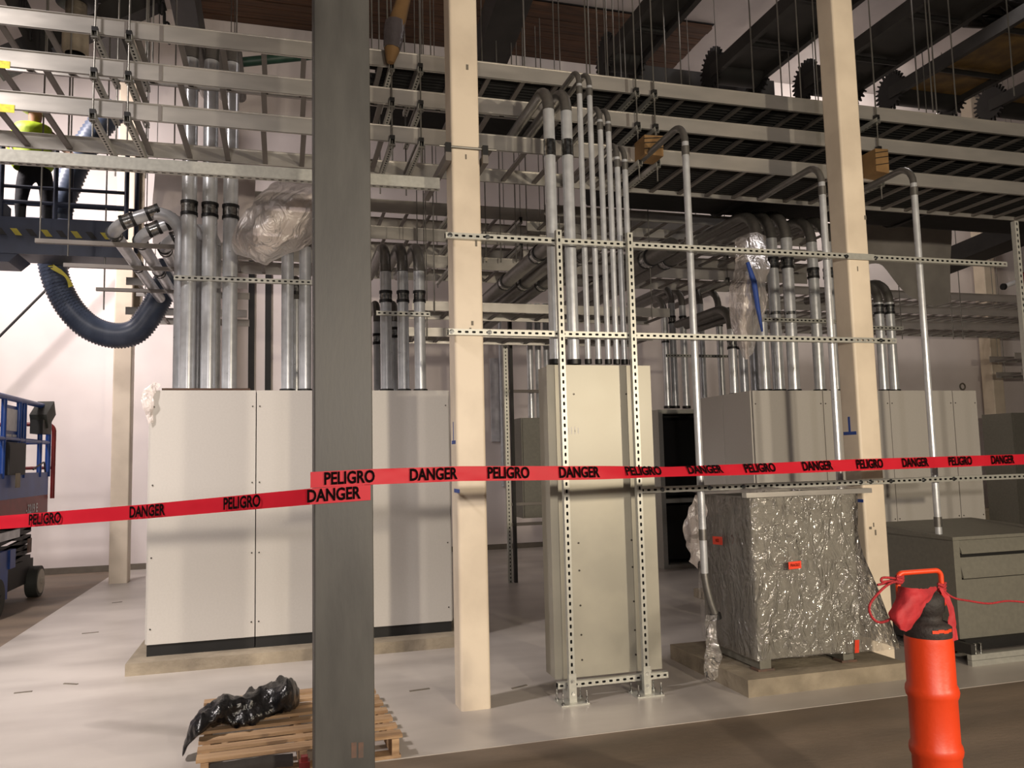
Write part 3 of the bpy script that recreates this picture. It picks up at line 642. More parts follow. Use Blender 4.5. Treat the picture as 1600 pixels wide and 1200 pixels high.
# cardboard wraps on hangers
def cardwrap(u, v, Y, wx, wz, label, parent=None):
    p = P(u, v, Y); pts = [V((p.x-wx, Y-.1, p.z-wz)), V((p.x+wx*1.05, Y-.1, p.z-wz*1.1)), V((p.x+wx*1.1, Y-.1, p.z+wz)), V((p.x-wx*.95, Y-.1, p.z+wz*.95))]
    t = MB().prism(pts[::-1], (0, .2, 0)).build('cardboard_pad', M['card']); tag(t, label, 'cardboard')
    for dz in (-.35, .25, .7): MB().bar(V((p.x-wx*1.0, Y-.102, p.z+wz*(dz-.15))), V((p.x+wx*1.05, Y-.102, p.z+wz*(dz+.12))), .006, .012, up=(0, 1, 0)).build('tie', M['rub'], t)
    return t
cardwrap(1013, 233, 6.1, .085, .085, 'folded cardboard pad tied round the hanger rods above the panel')
cardwrap(1366, 256, 6.1, .07, .11, 'folded cardboard pad on the hanger beside the right beige column')
a = P(632, -6, 6.1); b = P(610, 98, 6.1); md = P(616, 50, 6.1)
t = MB().tube([a, a*.7+md*.3, md, md*.4+b*.6, b], [.055, .06, .075, .06, .03], 8).build('cardboard_wrap', M['card']); tag(t, 'cardboard sleeve on a tray hanger rod, patched with grey tape', 'cardboard')
MB().tube([md*1.25-b*.25+V((0, 0, .02)), md, md*.45+b*.55], [.078, .085, .07], 9).build('tape_patch', M['gtape'], t)

# ================================================================ TEXT
def text(body, size, m, parent, o, xd, yd, bold=.012, sx=1.0, name='lettering'):
    cu = bpy.data.curves.new('txt', 'FONT'); cu.body = body; cu.size = 1; cu.align_x = 'CENTER'; cu.align_y = 'CENTER'; cu.offset = bold; cu.resolution_u = 3
    ob = bpy.data.objects.new('txt', cu); COL.objects.link(ob); bpy.context.view_layer.update()
    me = bpy.data.meshes.new_from_object(ob.evaluated_get(bpy.context.evaluated_depsgraph_get()))
    bpy.data.objects.remove(ob); bpy.data.curves.remove(cu)
    xd = V(xd).normalized(); yd = V(yd).normalized(); o = V(o)
    for v in me.vertices: v.co = xd*v.co.x*size*sx + yd*v.co.y*size
    me.materials.clear(); me.materials.append(m); me.name = name
    return link(name, me, o, parent)
# ================================================================ DANGER TAPE
def tape(pts, label, words, half=.038, seed=0, wave=.003):
    """pts: list of (world point, twist); one ribbon with printed words"""
    n = len(pts)
    def at(s):
        x = s*(n-1); i = min(int(x), n-2); f = x-i; f2 = f*f*(3-2*f)
        p = V(pts[i][0]).lerp(V(pts[i+1][0]), f); tw = pts[i][1]*(1-f2)+pts[i+1][1]*f2
        return p, tw
    N = 40*(n-1); rows = [[], [], [], [], []]
    for k in range(N+1):
        p, tw = at(k/N)
        for j in range(5):
            h = (j-2)/2
            d = V((0, -math.sin(tw), math.cos(tw)))
            bow = wave*noise.noise(V((k*.12, j*.9, seed)))
            rows[j].append(p+d*half*h+V((0, bow, 0)))
    o = MB().grid(rows).build('barrier_tape', M['red']); tag(o, label, 'barrier tape')
    for word, u in words:
        # locate along the ribbon where it crosses this view column
        best = min(range(401), key=lambda k: abs(pj(at(k/400)[0])-u)); p, tw = at(best/400); q, _ = at(min(1, best/400+.01)); r_, _ = at(max(0, best/400-.01))
        xd = (q-r_).normalized(); yd = V((0, -math.sin(tw), math.cos(tw))); nn = xd.cross(yd).normalized()
        if nn.y > 0: nn = -nn
        text(word, .082, M['ink'], o, p+nn*.009, xd, yd, bold=.03, sx=.76)
    return o
def pj(p):
    q = ROT.transposed() @ (V(p)-V((0, 0, CAMZ))); return 800+F*q.x/-q.z
tl = P(-60, 821, 5.5); ta = P(484, 776, 3.99); tb = P(579, 769, 3.99)
tape([(tl, 0), (P(230, 799, 4.7), 0), (ta, 0)], 'lower left red danger tape stretching from the grey column to the left edge', [('PELIGRO', 72), ('DANGER', 231), ('PELIGRO', 380)], seed=1)
tape([(ta, 0), (tb, 0)], 'short lower tail of red tape stuck flat on the grey column', [('DANGER', 521)], seed=5, wave=.0)
sc_ = P(485, 750, 3.99); sd = P(582, 745, 3.99)
p3 = P(1620, 717, 4.75)
def L3(u, v):
    # straight pull from the column to the far end
    lo, hi = 0, 1
    for _ in range(40):
        md = (lo+hi)/2
        if pj(sd.lerp(p3, md)) < u: lo = md
        else: hi = md
    q = sd.lerp(p3, lo); return V((q.x, q.y, P(u, v, q.y).z))
tape([(sc_, 0), (sd, 0)], 'short upper length of red tape stuck flat on the grey column', [('PELIGRO', 546)], seed=6, wave=0)
tape([(sd, 0), (L3(720, 740), .0), (L3(900, 739), -.15), (L3(1050, 737), -.75), (L3(1180, 733), -.5), (L3(1350, 726), -.15), (p3, 0)], 'long upper red danger tape stretching from the grey column to the right edge',
     [('DANGER', 677), ('PELIGRO', 795), ('DANGER', 905), ('PELIGRO', 1005), ('DANGER', 1100), ('PELIGRO', 1186), ('DANGER', 1276), ('PELIGRO', 1356), ('DANGER', 1428), ('PELIGRO', 1498), ('DANGER', 1565)], seed=2)

# ================================================================ WRAPPED TRANSFORMER
TX0, TX1, TY0, TY1 = 3.22, 4.08, 5.12, 5.85
t = thing('transformer', (3.65, 5.12, .12), 'grey floor transformer wrapped in clear plastic on the concrete pad', 'transformer')
MB().box(TX0, TX1, TY0, TY1, .2, 1.27).build('enclosure', M['xgrey'], t)
MB().box(TX0-.015, TX1+.015, TY0-.015, TY1+.015, 1.27, 1.33).build('lid', M['xgrey'], t)
for x_ in (TX0+.05, TX1-.12):
    MB().box(x_-.04, x_+.05, TY0, TY1, .135, .2).build('foot_channel', M['xgrey'], t)
    for yy in (TY0+.04, TY1-.06): MB().box(x_-.06, x_+.07, yy-.05, yy+.05, .12, .135).build('mount_pad', M['rust'], t)
b = thing('timber_batten', (3.6, 5.06, 1.33), 'pale batten laid along the front top edge of the wrapped transformer', 'batten')
MB().bar((3.16, 5.1, 1.352), (4.22, 5.1, 1.352), .06, .035).build('strip', M['alu'], b)
def wrap_ring(z, flare, seed=0):
    pts = []
    x0, x1, y0, y1 = TX0-.02, TX1+.02, TY0-.02, TY1+.02
    cor = [(x0, y1), (x0, y0), (x1, y0), (x1, y1)]
    for e in range(3):
        (ax, ay), (bx, by) = cor[e], cor[e+1]
        for k in range(14):
            f = k/14; pts.append((ax+(bx-ax)*f, ay+(by-ay)*f))
    pts.append(cor[3])
    out = []
    for i, (x, y) in enumerate(pts):
        nx, ny = (x-(x0+x1)/2), (y-(y0+y1)/2)
        fl_ = flare*max(0, (x-(TX0+.45))/.45)
        a = noise.noise(V((i*.55, z*2.5, seed)))*.02+abs(noise.noise(V((i*.9, z*1.2, seed+4))))*.025
        out.append(V((x+(1 if nx > 0 else -1)*a*.5+fl_, y+(-1 if ny < 0 else 1)*a-fl_*.25, z)))
    return out
rows = [wrap_ring(.2+1.14*k/22, .26*max(0, 1-k/17)**1.3) for k in range(23)]
wr = MB().grid(rows)
o = wr.build('plastic_wrap', M['film']); tag(o, 'clear plastic wrap clinging to the transformer and flaring out at lower right', 'plastic sheet')
sheet('plastic_sheet', [[V((TX0-.35, 5.9, 1.36)), V((TX0+.1, 5.9, 1.39)), V((TX0+.5, 5.9, 1.37)), V((TX1+.02, 5.9, 1.36))], [V((TX0-.3, 5.5, 1.37)), V((TX0+.1, 5.5, 1.40)), V((TX0+.5, 5.5, 1.38)), V((TX1+.03, 5.5, 1.38))], [V((TX0-.02, 5.08, 1.36)), V((TX0+.25, 5.06, 1.385)), V((TX0+.5, 5.06, 1.385)), V((TX1+.03, 5.08, 1.38))]], M['milk'], 'crumpled plastic bunched on top of the wrapped transformer', 'plastic sheet', nz=.012, sub=10, fr=6)
sheet('plastic_sheet', [[P(1085, 775, 5.75), P(1112, 772, 5.72)], [P(1068, 820, 5.75), P(1102, 815, 5.68)], [P(1072, 850, 5.75), P(1103, 850, 5.68)], [P(1079, 875, 5.75), P(1092, 890, 5.68)]], M['milk'], 'loose plastic flap hanging at the left rear corner of the transformer', 'plastic sheet', nz=.03, sub=10, fr=8)
sheet('plastic_sheet', [[P(1104, 962, 5.3), P(1120, 962, 5.28)], [P(1102, 1000, 5.28), P(1122, 1000, 5.25)], [P(1100, 1030, 5.26), P(1128, 1030, 5.22)], [P(1104, 1062, 5.2), P(1120, 1060, 5.18)]], M['film'], 'twisted tail of clear film hanging below the flexible conduit', 'plastic sheet', nz=.02, sub=10, fr=10)
def sticker(c, xd, yd, w_, h_, label, txt=None):
    xd = V(xd); yd = V(yd); n = xd.cross(yd).normalized(); c = V(c)
    o = MB().obox(c, xd, yd, n, w_, h_, .001).build('sticker', M['stick']); tag(o, label, 'sticker')
    if txt: text(txt, h_*1.1, M['ink'], o, c+n*.003, xd, yd, bold=.01, sx=.72)
sticker(P(1242, 883, TY0-.075), (1, 0, .03), (0, 0, 1), .052, .026, 'orange sticker reading FRAGILE on the transformer wrap, facing the aisle', 'FRAGILE')
c = V((TX0-.06, 5.5, P(1132, 844, 5.5).z)); sticker(c, (0, -1, .05), (0, 0, 1), .07, .03, 'orange sticker reading NO2 on the left side of the transformer wrap', 'NO2')
sticker(P(1339, 1010, TY0-.085), (1, 0, .0), (.1, 0, 1), .018, .045, 'orange sticker low on the flared corner of the plastic wrap')
tag(MB().lathe([(0, 0), (.055, .005), (.06, .02), (.04, .035), (0, .04)], P(1300, 772, 5.25)+V((0, 0, -.01)), 9).build('crumpled_cardboard', M['card']), 'crumpled brown cardboard scrap on top of the wrapped transformer', 'cardboard')
# hanging film between the conduits
sheet('plastic_sheet', [[P(1148, 372, 7.5), P(1172, 366, 7.5), P(1196, 368, 7.55)], [P(1146, 430, 7.2), P(1170, 430, 7.05), P(1198, 425, 7.2)], [P(1140, 480, 7.2), P(1165, 490, 7.05), P(1196, 480, 7.2)], [P(1158, 560, 7.25), P(1168, 565, 7.2), P(1180, 545, 7.3)]], M['milk'], 'clear plastic hanging over the conduits left of the right cabinets', 'plastic sheet', nz=.04, sub=10, fr=4)
a = [P(1168, 410, 7.0), P(1178, 440, 6.98), P(1184, 480, 7.0), P(1191, 518, 7.02)]
tag(MB().tube(a, [.02, .03, .025, .012], 6).build('blue_strap', M['btape']), 'blue strap dangling in front of the hanging plastic', 'strap')
# plastic bag over conduit ends, left
sheet('plastic_sheet', [[P(452, 284, 7.55), P(470, 276, 7.55), P(495, 272, 7.5), P(540, 270, 7.5)], [P(398, 312, 7.3), P(440, 305, 7.1), P(490, 300, 7.05), P(540, 300, 7.2)], [P(372, 345, 7.3), P(415, 345, 7.0), P(465, 335, 7.0), P(540, 325, 7.2)], [P(364, 385, 7.35), P(400, 388, 7.1), P(450, 372, 7.1), P(530, 345, 7.25)], [P(385, 404, 7.5), P(415, 414, 7.35), P(450, 398, 7.3), P(520, 365, 7.4)]], M['milk'], 'large wrinkled plastic sheet draped over conduit ends left of the grey column', 'plastic sheet', nz=.05, sub=12, fr=3.4)
# tarps: curved bellies behind
def tarp(ul, ur, vt, vb, Y, m, label, skew=0):
    rows = []
    for i in range(5):
        f = i/4; row = []
        for j in range(6):
            e = j/5; u = ul+(ur-ul)*e
            bot = vb - (vb-vt)*.55*(1-abs(math.sin(math.pi*(.15+.7*e+skew))))
            row.append(P(u, vt+(bot-vt)*f, Y+.35*math.sin(math.pi*f*.5)))
        rows.append(row)
    o = sheet('tarp', rows, m, label, 'tarp', nz=.02, sub=6, fr=2)
    for q in (rows[0][1], rows[0][4]): MB().cyl(q-V((0, 0, .05)), V((q.x, q.y, 7.61 if q.x > 3 else 9.6)), .008, 6).build('tie_rope', M['rod'], o)
    return o
tarp(240, 400, 262, 400, 8.9, M['whtarp'], 'pale tarp sagging behind the three thick conduits on the left', skew=.12)
tarp(1352, 1486, 332, 478, 9.4, M['tarp'], 'grey tarp belly hanging right of the right beige column', skew=-.22)
a = P(1392, 445, 10.5); b = P(1600, 352, 8.0)
tag(MB().bar(P(1440, 425, 11.6), P(1640, 345, 8.9), .5, .28).build('grey_duct', M['conv']), 'dark rectangular duct sloping away behind the rightmost conduit', 'duct')

# ================================================================ SECOND TRANSFORMER (right edge)
BX0, BX1, BY0, BY1 = 5.07, 6.2, 5.22, 6.15
t = thing('transformer', (5.6, BY0, 0), 'bare grey transformer with louvred front on a strut base at the right edge', 'transformer')
MB().box(BX0, BX1, BY0+.02, BY1, .17, .93).build('enclosure', M['xgrey'], t)
MB().prism([(BX0-.02, BY0-.02, .93), (BX0-.02, BY1+.02, .93), (BX0-.02, BY1+.02, 1.0), (BX0-.02, BY0-.02, .955)], (BX1-BX0+.04, 0, 0)).build('lid', M['xgrey'], t)
MB().box(BX0, BX0+.06, BY0, BY0+.02, .17, .93).build('corner_post', M['xgrey'], t)
MB().box(BX0+.06, BX1, BY0, BY0+.02, .17, .62).build('front_panel', M['xgrey'], t)
for z in (.63, .82):
    MB().prism([(BX0+.06, BY0+.018, z+.02), (BX0+.06, BY0-.02, z+.0), (BX0+.06, BY0-.02, z+.012), (BX0+.06, BY0+.018, z+.16 if z < .7 else z+.1)], (BX1-BX0-.06, 0, 0)).build('louvre', M['xgrey'], t)
    MB().box(BX0+.06, BX1, BY0+.012, BY0+.02, z-.03, z+.02).build('vent_gap', M['seam'], t)
for yy in (BY0-.16, BY1-.1):
    o = MB().box(BX0-.06, BX1, yy, yy+.041, .004, .045).box(BX0-.06, BX1, yy, yy+.041, .048, .09).build('base_strut', M['galv'], t)
MB().box(BX0-.06, BX0-.02, BY0-.16, BY1, .09, .165).build('base_strut', M['conv'], t)
MB().box(BX0, BX1, BY0-.05, BY1, .092, .168).build('skid', M['blk'], t)
for x_ in (BX0+.02, BX0+.07): MB().cyl((x_, BY0-.12, .09), (x_, BY0-.12, .16), .012, 8).build('bolt', M['cast'], t)

# ================================================================ ORANGE BOLLARD
by = 2.72; bx = PX(1450, 990, by)+.0; r = .09; zt = P(1448, 988, by).z
t = thing('bollard', (bx, by, 0), 'orange ribbed steel bollard with blackened neck and bent handle', 'bollard')
prof = [(r*1.02, 0)]
ribs = [P(1460, 1078, by).z, P(1470, 1168, by).z, .12]
for z in sorted(ribs):
    prof += [(r, z-.028), (r*1.07, z-.016), (r*1.1, z), (r*1.07, z+.016), (r, z+.028)]
prof += [(r, zt-.03), (r*.98, zt-.012)]
MB().lathe(prof, (bx, by, 0), 32).build('post', M['ora'], t)
MB().lathe([(r*.98, zt-.012), (r*1.0, zt), (r*.99, zt+.03), (r*.86, zt+.042), (r*.62, zt+.05), (r*.62, zt+.075), (r*.74, zt+.085), (r*.76, zt+.14), (r*.45, zt+.16), (0, zt+.162)], (bx, by, 0), 28).build('neck', M['orablk'], t)
for k in range(4):
    a = math.radians(245+14*k); MB().obox((bx+r*.99*math.cos(a), by+r*.99*math.sin(a), zt+.018+.003*(k % 2)), (-math.sin(a), math.cos(a), 0), (math.cos(a), math.sin(a), 0), (0, 0, 1), .012, .002, .006).build('paint_fleck', M['ora'], t)
hz = P(1440, 893, by).z; hl = P(1402, 900, by).x; hr = P(1470, 900, by).x
MB().tube(fillet([(hl, by, zt+.1), (hl, by, hz), (hr, by, hz), (hr, by, zt+.1)], .025, 5), .0105, 10).build('handle', M['ora'], t)
# rope: loop, knot, run to the right
def pth(l, Y): return [P(u, v, Y+d) for u, v, d in l]
lp = pth([(1404, 908, -.02), (1390, 912, -.05), (1374, 925, -.07), (1359, 945, -.08), (1361, 962, -.08), (1372, 972, -.08), (1386, 970, -.09), (1398, 962, -.1)], by)
ro = thing('rope', P(1404, 905, by), 'red rope knotted on the bollard handle and trailing off to the right', 'rope')
def smooth(pts, n=6):
    out = []
    for i in range(len(pts)-1):
        a = pts[max(i-1, 0)]; b = pts[i]; c = pts[i+1]; d = pts[min(i+2, len(pts)-1)]
        for k in range(n):
            f = k/n; out.append(.5*((2*b)+(c-a)*f+(2*a-5*b+4*c-d)*f*f+(3*b-a-3*c+d)*f*f*f))
    return out+[pts[-1]]
MB().tube(smooth(lp), .005, 8).build('loop', M['redrope'], ro)
MB().tube(smooth(pth([(1404, 905, 0), (1392, 903, -.02), (1379, 903, -.03), (1378, 909, -.03), (1392, 908, -.03), (1406, 911, -.02)], by)), .005, 8).build('bow', M['redrope'], ro)
MB().tube(smooth(pth([(1398, 907, 0), (1384, 911, -.03), (1371, 914, -.03)], by)), .005, 8).build('bow', M['redrope'], ro)
for q in range(3): MB().tube([P(1400, 900+4*q, by-.014), P(1408, 903+4*q, by-.018), P(1411, 899+4*q, by+.01)], .006, 8).build('knot', M['redrope'], ro)
MB().tube(smooth(pth([(1472, 912, -.01), (1474, 922, -.015), (1490, 934, -.02), (1515, 939, .1), (1545, 943, .2), (1575, 939, .3), (1610, 942, .4)], by)), .0045, 8).build('run', M['redrope'], ro)
for q in range(3): MB().tube([P(1465, 912+5*q, by-.014), P(1473, 916+5*q, by-.02), P(1477, 911+5*q, by+.01)], .006, 8).build('knot', M['redrope'], ro)
sheet('red_flag', [[P(1403, 916, by-.02), P(1415, 918, by-.1), P(1440, 920, by-.12), P(1464, 916, by-.03)], [P(1399, 935, by-.08), P(1420, 930, by-.13), P(1445, 933, by-.13), P(1463, 922, by-.05)], [P(1388, 960, by-.1), P(1405, 962, by-.14), P(1428, 955, by-.14), P(1446, 948, by-.12)], [P(1398, 976, by-.1), P(1406, 984, by-.135), P(1416, 987, by-.13), P(1424, 982, by-.12)]], M['redcloth'], 'crumpled red flag tape tied below the bollard handle', 'flag', nz=.006, sub=8, fr=22)
sheet('red_streamer', [[P(1468, 920, by-.03), P(1476, 920, by-.03)], [P(1477, 942, by-.06), P(1486, 940, by-.05)], [P(1484, 970, by-.07), P(1493, 966, by-.06)], [P(1488, 1004, by-.08), P(1496, 1000, by-.07)]], M['redcloth'], 'twisted red ribbon tail hanging on the right of the bollard neck', 'ribbon', nz=.008, sub=8, fr=25)

# ================================================================ PALLET AND BAG
t = thing('pallet', (.1, 4.65, 0), 'worn pine pallet lying on the floor behind the grey column', 'pallet')
A = V((-.42, 4.62, 0)); ex = V((1.06, .035, 0)); ey = V((-.06, 1.16, 0))
exn = ex.normalized(); eyn = ey.normalized()
for f in (.03, .5, .97):
    MB().bar(A+ex*f+V((0, 0, .065)), A+ex*f+ey+V((0, 0, .065)), .04, .09).build('stringer', M['pine'], t)
ws = [.09, .065, .09, .07, .08, .065, .08, .09]
pos = [.045, .17, .3, .44, .575, .7, .83, .955]
for f, w_ in zip(pos, ws):
    MB().bar(A+ey*f+V((0, 0, .121+random.uniform(-.002, .002)))-exn*.01, A+ey*(f+random.uniform(-.006, .006))+ex+exn*.01+V((0, 0, .121)), w_, .018).build('deck_board', M['pine'], t)
for f in (.05, .5, .95): MB().bar(A+ey*f+V((0, 0, .011)), A+ey*f+ex+V((0, 0, .011)), .1, .018).build('bottom_board', M['pine'], t)
q = A+ex*.5+V((0, -.02, .055))
sheet('dark_rag', [[A+ex*.05+V((0, .03, .098)), A+ex*.3+V((0, .03, .1)), A+ex*.45+V((0, .03, .098))], [A+ex*.05+V((0, .02, .06)), A+ex*.3+V((0, 0.02, .07)), A+ex*.45+V((0, .02, .06))], [A+ex*.07+V((0, .03, .026)), A+ex*.3+V((0, .03, .03)), A+ex*.45+V((0, .03, .03))]], M['darkrag'], 'dark crumpled rag stuffed into the near side of the pallet', 'rag', nz=.006, sub=6, fr=12)
pr = P(475, 1180, 4.5)
tag(MB().box(pr.x-.025, pr.x+.03, 4.49, 4.55, 0.0, .1).box(pr.x-.015, pr.x+.02, 4.5, 4.54, .1, .125).build('red_can', M['liftred']), 'small dark red can against the near edge of the pallet', 'can')
def bagz(u, v, z): return PZ(u, v, z)
ctl = [(bagz(287, 1172, .05), .04), (bagz(296, 1150, .12), .065), (bagz(315, 1128, .2), .085), (bagz(345, 1116, .2), .11), (bagz(380, 1110, .2), .125), (bagz(410, 1100, .21), .13), (bagz(440, 1092, .22), .15), (bagz(458, 1088, .22), .12), (bagz(468, 1088, .2), .05)]
rings = []; n = 60
for k in range(n+1):
    x = k/n*(len(ctl)-1); i = min(int(x), len(ctl)-2); f = x-i
    c = ctl[i][0].lerp(ctl[i+1][0], f); rr = ctl[i][1]*(1-f)+ctl[i+1][1]*f; row = []
    for j in range(25):
        a = 2*math.pi*j/24
        d = V((0, math.cos(a)*1.25, math.sin(a)*.8 if math.sin(a) > 0 else math.sin(a)*.5))
        p = c+d*rr; q = p*9
        p = p+d*rr*(.55*noise.noise(q)+.5*abs(noise.noise(q*2.1))-.1)
        if p.x > -.45: p.z = max(p.z, .132)
        row.append(p)
    rings.append(row)
tag(MB().grid(rings).build('plastic_bag', M['bag']), 'crumpled black plastic bag draped over the left side of the pallet', 'plastic bag')
for u, v, n in ((175, 942, 'beside the far end of the leftmost cabinet'), (128, 990, 'midway along the left floor'), (22, 1083, 'at the far left of the floor'), (100, 1068, 'left of the cabinet pad corner'), (640, 1080, 'between pallet and left beige column'), (800, 1076, 'between the left beige column and the tall panel'), (1120, 1058, 'between the tall panel and the transformer pad')):
    p = PZ(u, v, .006); tag(MB().bar(p, p+V((.1+random.uniform(0, .05), random.uniform(-.06, .06), 0)), .02, .006).build('debris_scrap', M['scuff']), 'small dark scrap on the grey floor ' + n, 'debris', 'floor scraps')

# ================================================================ BLACK RACK AND BACKGROUND BOXES
ra = P(1028, 640, 10.8); rb = P(1086, 640, 10.8)
t = thing('open_rack', (ra.x, 10.8, 0), 'open black equipment rack with pale frame behind the tall panel', 'rack')
x0, x1, zt_ = ra.x, rb.x+.35, ra.z
for x_ in (x0, x1-.07): MB().box(x_, x_+.07, 10.8, 11.5, 0, zt_).build('upright', M['galv'], t)
for z in (.0, .95, zt_-.06): MB().box(x0+.07, x1-.07, 10.8, 11.5, z, z+.06).build('cross_rail', M['galv'], t)
MB().box(x0+.07, x1-.07, 11.35, 11.45, .06, zt_-.06).build('back_panel', M['blk'], t)
MB().box(x0+.1, x1-.1, 10.95, 11.3, .12, .9).build('equipment_block', M['seam'], t); MB().box(x0+.1, x1-.1, 10.95, 11.3, 1.05, zt_-.15).build('equipment_block', M['seam'], t)
pl = P(1036, 665, 10.79); MB().box(pl.x-.06, pl.x+.06, 10.93, 10.95, pl.z-.03, pl.z+.03).build('name_plate', M['white'], t)
# thin post frame left of the panel
t = thing('strut_stand', (3.0, 10.5, 0), 'dim slotted strut stand standing in the gap left of the tall panel', 'strut stand')
xa = PX(795, 800, 10.5)
slot_strut('post', (xa, 10.5, 0), (xa, 10.5, P(795, 530, 10.5).z), (0, -1, 0), None, parent=t, w_=.06)
MB().box(xa+.06, xa+.1, 10.48, 10.56, 0, 4).build('post', M['conv'], t)
for z in (2.55, 1.02, .75): MB().box(xa, xa+.95, 10.5, 10.54, z, z+.04).build('crossbar', M['aludk'], t)
ca = P(803, 655, 10.9); cb = P(848, 800, 10.9)
t = thing('control_box', (ca.x, 10.6, 1.06), 'dim grey control box mounted on the strut stand left of the panel', 'control box')
MB().box(ca.x, cb.x+.2, 10.56, 10.9, cb.z-.05, ca.z).build('body', M['xgrey'], t); MB().box(ca.x+.02, cb.x+.18, 10.545, 10.56, cb.z-.03, ca.z-.02).build('door', M['xgrey'], t)
xb = PX(783, 600, WY-.05)
tag(MB().cyl((xb, WY-.04, P(783, 760, WY).z), (xb, WY-.04, 4.3), .035, 10).build('conduit', M['pipe']), 'short slim conduit drop in the gap beside the left beige column', 'conduit')
pa = P(765, 560, WY); pb = P(778, 690, WY)
tag(MB().box(pa.x, pb.x+.03, WY-.04, WY, pb.z, pa.z).build('pale_board', M['white']), 'narrow pale board in the dark gap beside the left beige column', 'board')
pc = P(1580, 645, 12.5)
t = thing('grey_cabinet', (pc.x+.4, 12.5, 0), 'grey cabinet cut off by the right picture edge near the back wall', 'cabinet')
MB().box(pc.x, pc.x+1.2, 12.5, 13.2, .1, pc.z).build('body', M['xgrey'], t); MB().box(pc.x, pc.x+1.2, 12.52, 13.2, 0, .1).build('plinth', M['blk'], t); MB().box(pc.x+.03, pc.x+1.17, 12.485, 12.5, .13, pc.z-.03).build('door', M['xgrey'], t)
pe = P(1545, 795, 13.6); tag(MB().box(pe.x-1.2, pe.x+1.5, 13.2, 13.9, 0, pe.z).build('low_plinth', M['pad']), 'low concrete plinth at the foot of the back wall on the right', 'plinth')
p = P(1504, 604, WY-.01); 
R_ = [p+V((.07*math.cos(a_), 0, .07*math.sin(a_))) for a_ in [2*math.pi*k/16 for k in range(17)]]
tag(MB().tube(R_, .018, 6).build('wall_ring', M['scuff']), 'small round grey ring fixing on the right back wall', 'fixing')
p = P(1568, 448, 9.5); q = P(1600, 436, 9.5)
t = thing('white_pipe', p, 'short white pipe with dark red end at the right edge', 'pipe')
MB().cyl(p, q, .035, 12).build('tube', M['white'], t); MB().cyl(q-V((.06, 0, 0)), q+V((.1, 0, .03)), .1, 12).build('end', M['liftred'], t); MB().cyl(p-V((.02, 0, 0)), p+V((.02, 0, 0)), .05, 10).build('cap', M['blk'], t)

# ================================================================ SCISSOR LIFT (left edge)
t = thing('scissor_lift', (-3.45, 11.2, 0), 'blue and red scissor lift, lowered, at the left edge of the picture', 'scissor lift')
X0, X1, Y0, Y1 = -3.95, -3.08, 10.1, 12.25
MB().box(X0+.05, X1-.1, Y0+.1, Y1-.1, .2, .5).build('chassis', M['blk'], t)
MB().box(X0, X1-.02, Y0, Y0+.75, .16, .72).build('chassis_cover', M['blue'], t)
MB().box(X1-.06, X1-.0, Y0+.75, Y0+.95, .5, .72).build('chassis_cover', M['blue'], t)
for yy, rr in ((Y0+.32, .22), (Y1-.2, .2)):
    w1 = MB().cyl((X1-.12, yy, rr), (X1+.02, yy, rr), rr, 24).build('wheel', M['tyre'], t)
    MB().cyl((X1+.02, yy, rr), (X1+.03, yy, rr), rr*.78, 24).cyl((X1+.03, yy, rr), (X1+.045, yy, rr), rr*.2, 10).build('hub', M['wheel'] if yy > 11 else M['tyre'], w1)
    MB().cyl((X0-.02, yy, rr), (X0+.12, yy, rr), rr, 20).build('wheel', M['tyre'], t)
for k in range(4):
    z = .52+.13*k
    for s_ in (-1, 1):
        a = (Y0+.3, Y1-.25) if s_ > 0 else (Y1-.25, Y0+.3)
        for x_ in (X1-.12, X0+.12): MB().bar((x_, a[0], z), (x_, a[1], z+.11), .05, .075).build('scissor_arm', M['blk'], t)
MB().box(X1-.08, X1-.07+.01, Y0+.5, Y0+1.3, .83, .93).build('data_plate', M['white'], t)
MB().box(X1-.055, X1-.045, Y1-.55, Y1-.4, .6, .78).build('hazard_tag', M['rust'], t)
PZ0 = 1.06
MB().box(X0, X1, Y0, Y1+.1, PZ0, PZ0+.28).build('deck_frame', M['liftred'], t)
MB().box(X0-.01, X1+.012, Y0-.3, Y1+.05, PZ0+.26, PZ0+.56).build('toe_board', M['blue'], t)
text('-3219 E', .16, M['white'], t, (X1+.005, Y1-.62, PZ0+.1), (0, 1, 0), (0, 0, 1), bold=.02)
gz = 2.5
def railp(pts, m='blue', rr=.028, name='guard_rail'): MB().tube(fillet(pts, .1, 5), rr, 10).build(name, M[m], t)
railp([(X1, Y0-.3, PZ0+.5), (X1, Y0-.3, gz), (X1, Y1+.05, gz), (X1, Y1+.05, PZ0+.5)], rr=.035)
railp([(X0, Y0-.3, PZ0+.5), (X0, Y0-.3, gz), (X0, Y1+.05, gz), (X0, Y1+.05, PZ0+.5)], rr=.03)
railp([(X0, Y1+.05, 2.02), (X1, Y1+.05, 2.02)], rr=.022)
railp([(X1, Y0-.3, 2.02), (X1, Y1+.05, 2.02)], rr=.028)
for yy in (Y0+.35, Y0+.9, Y0+1.1, Y1-.35): railp([(X1, yy, PZ0+.5), (X1, yy, gz)], rr=.03)
railp([(X1+.03, Y1+.2, PZ0+.2), (X1+.03, Y1+.2, 2.28), (X0, Y1+.2, 2.28)], 'liftred', .028)
railp([(X1+.03, Y1+.2, 1.68), (X0, Y1+.2, 1.68)], 'liftred', .022)
sb = MB().box(X1-.03, X1-.015, Y0+.35, Y0+1.1, 1.75, 2.42).build('sign_board', M['blue'], t)
MB().box(X1-.014, X1-.01, Y0+.42, Y0+1.0, 2.12, 2.38).build('instruction_sheet', M['white'], sb); MB().box(X1-.014, X1-.01, Y0+.42, Y0+.68, 2.0, 2.08).build('instruction_sheet', M['white'], sb); MB().box(X1-.014, X1-.01, Y0+.72, Y0+1.02, 2.0, 2.08).build('instruction_sheet', M['white'], sb)
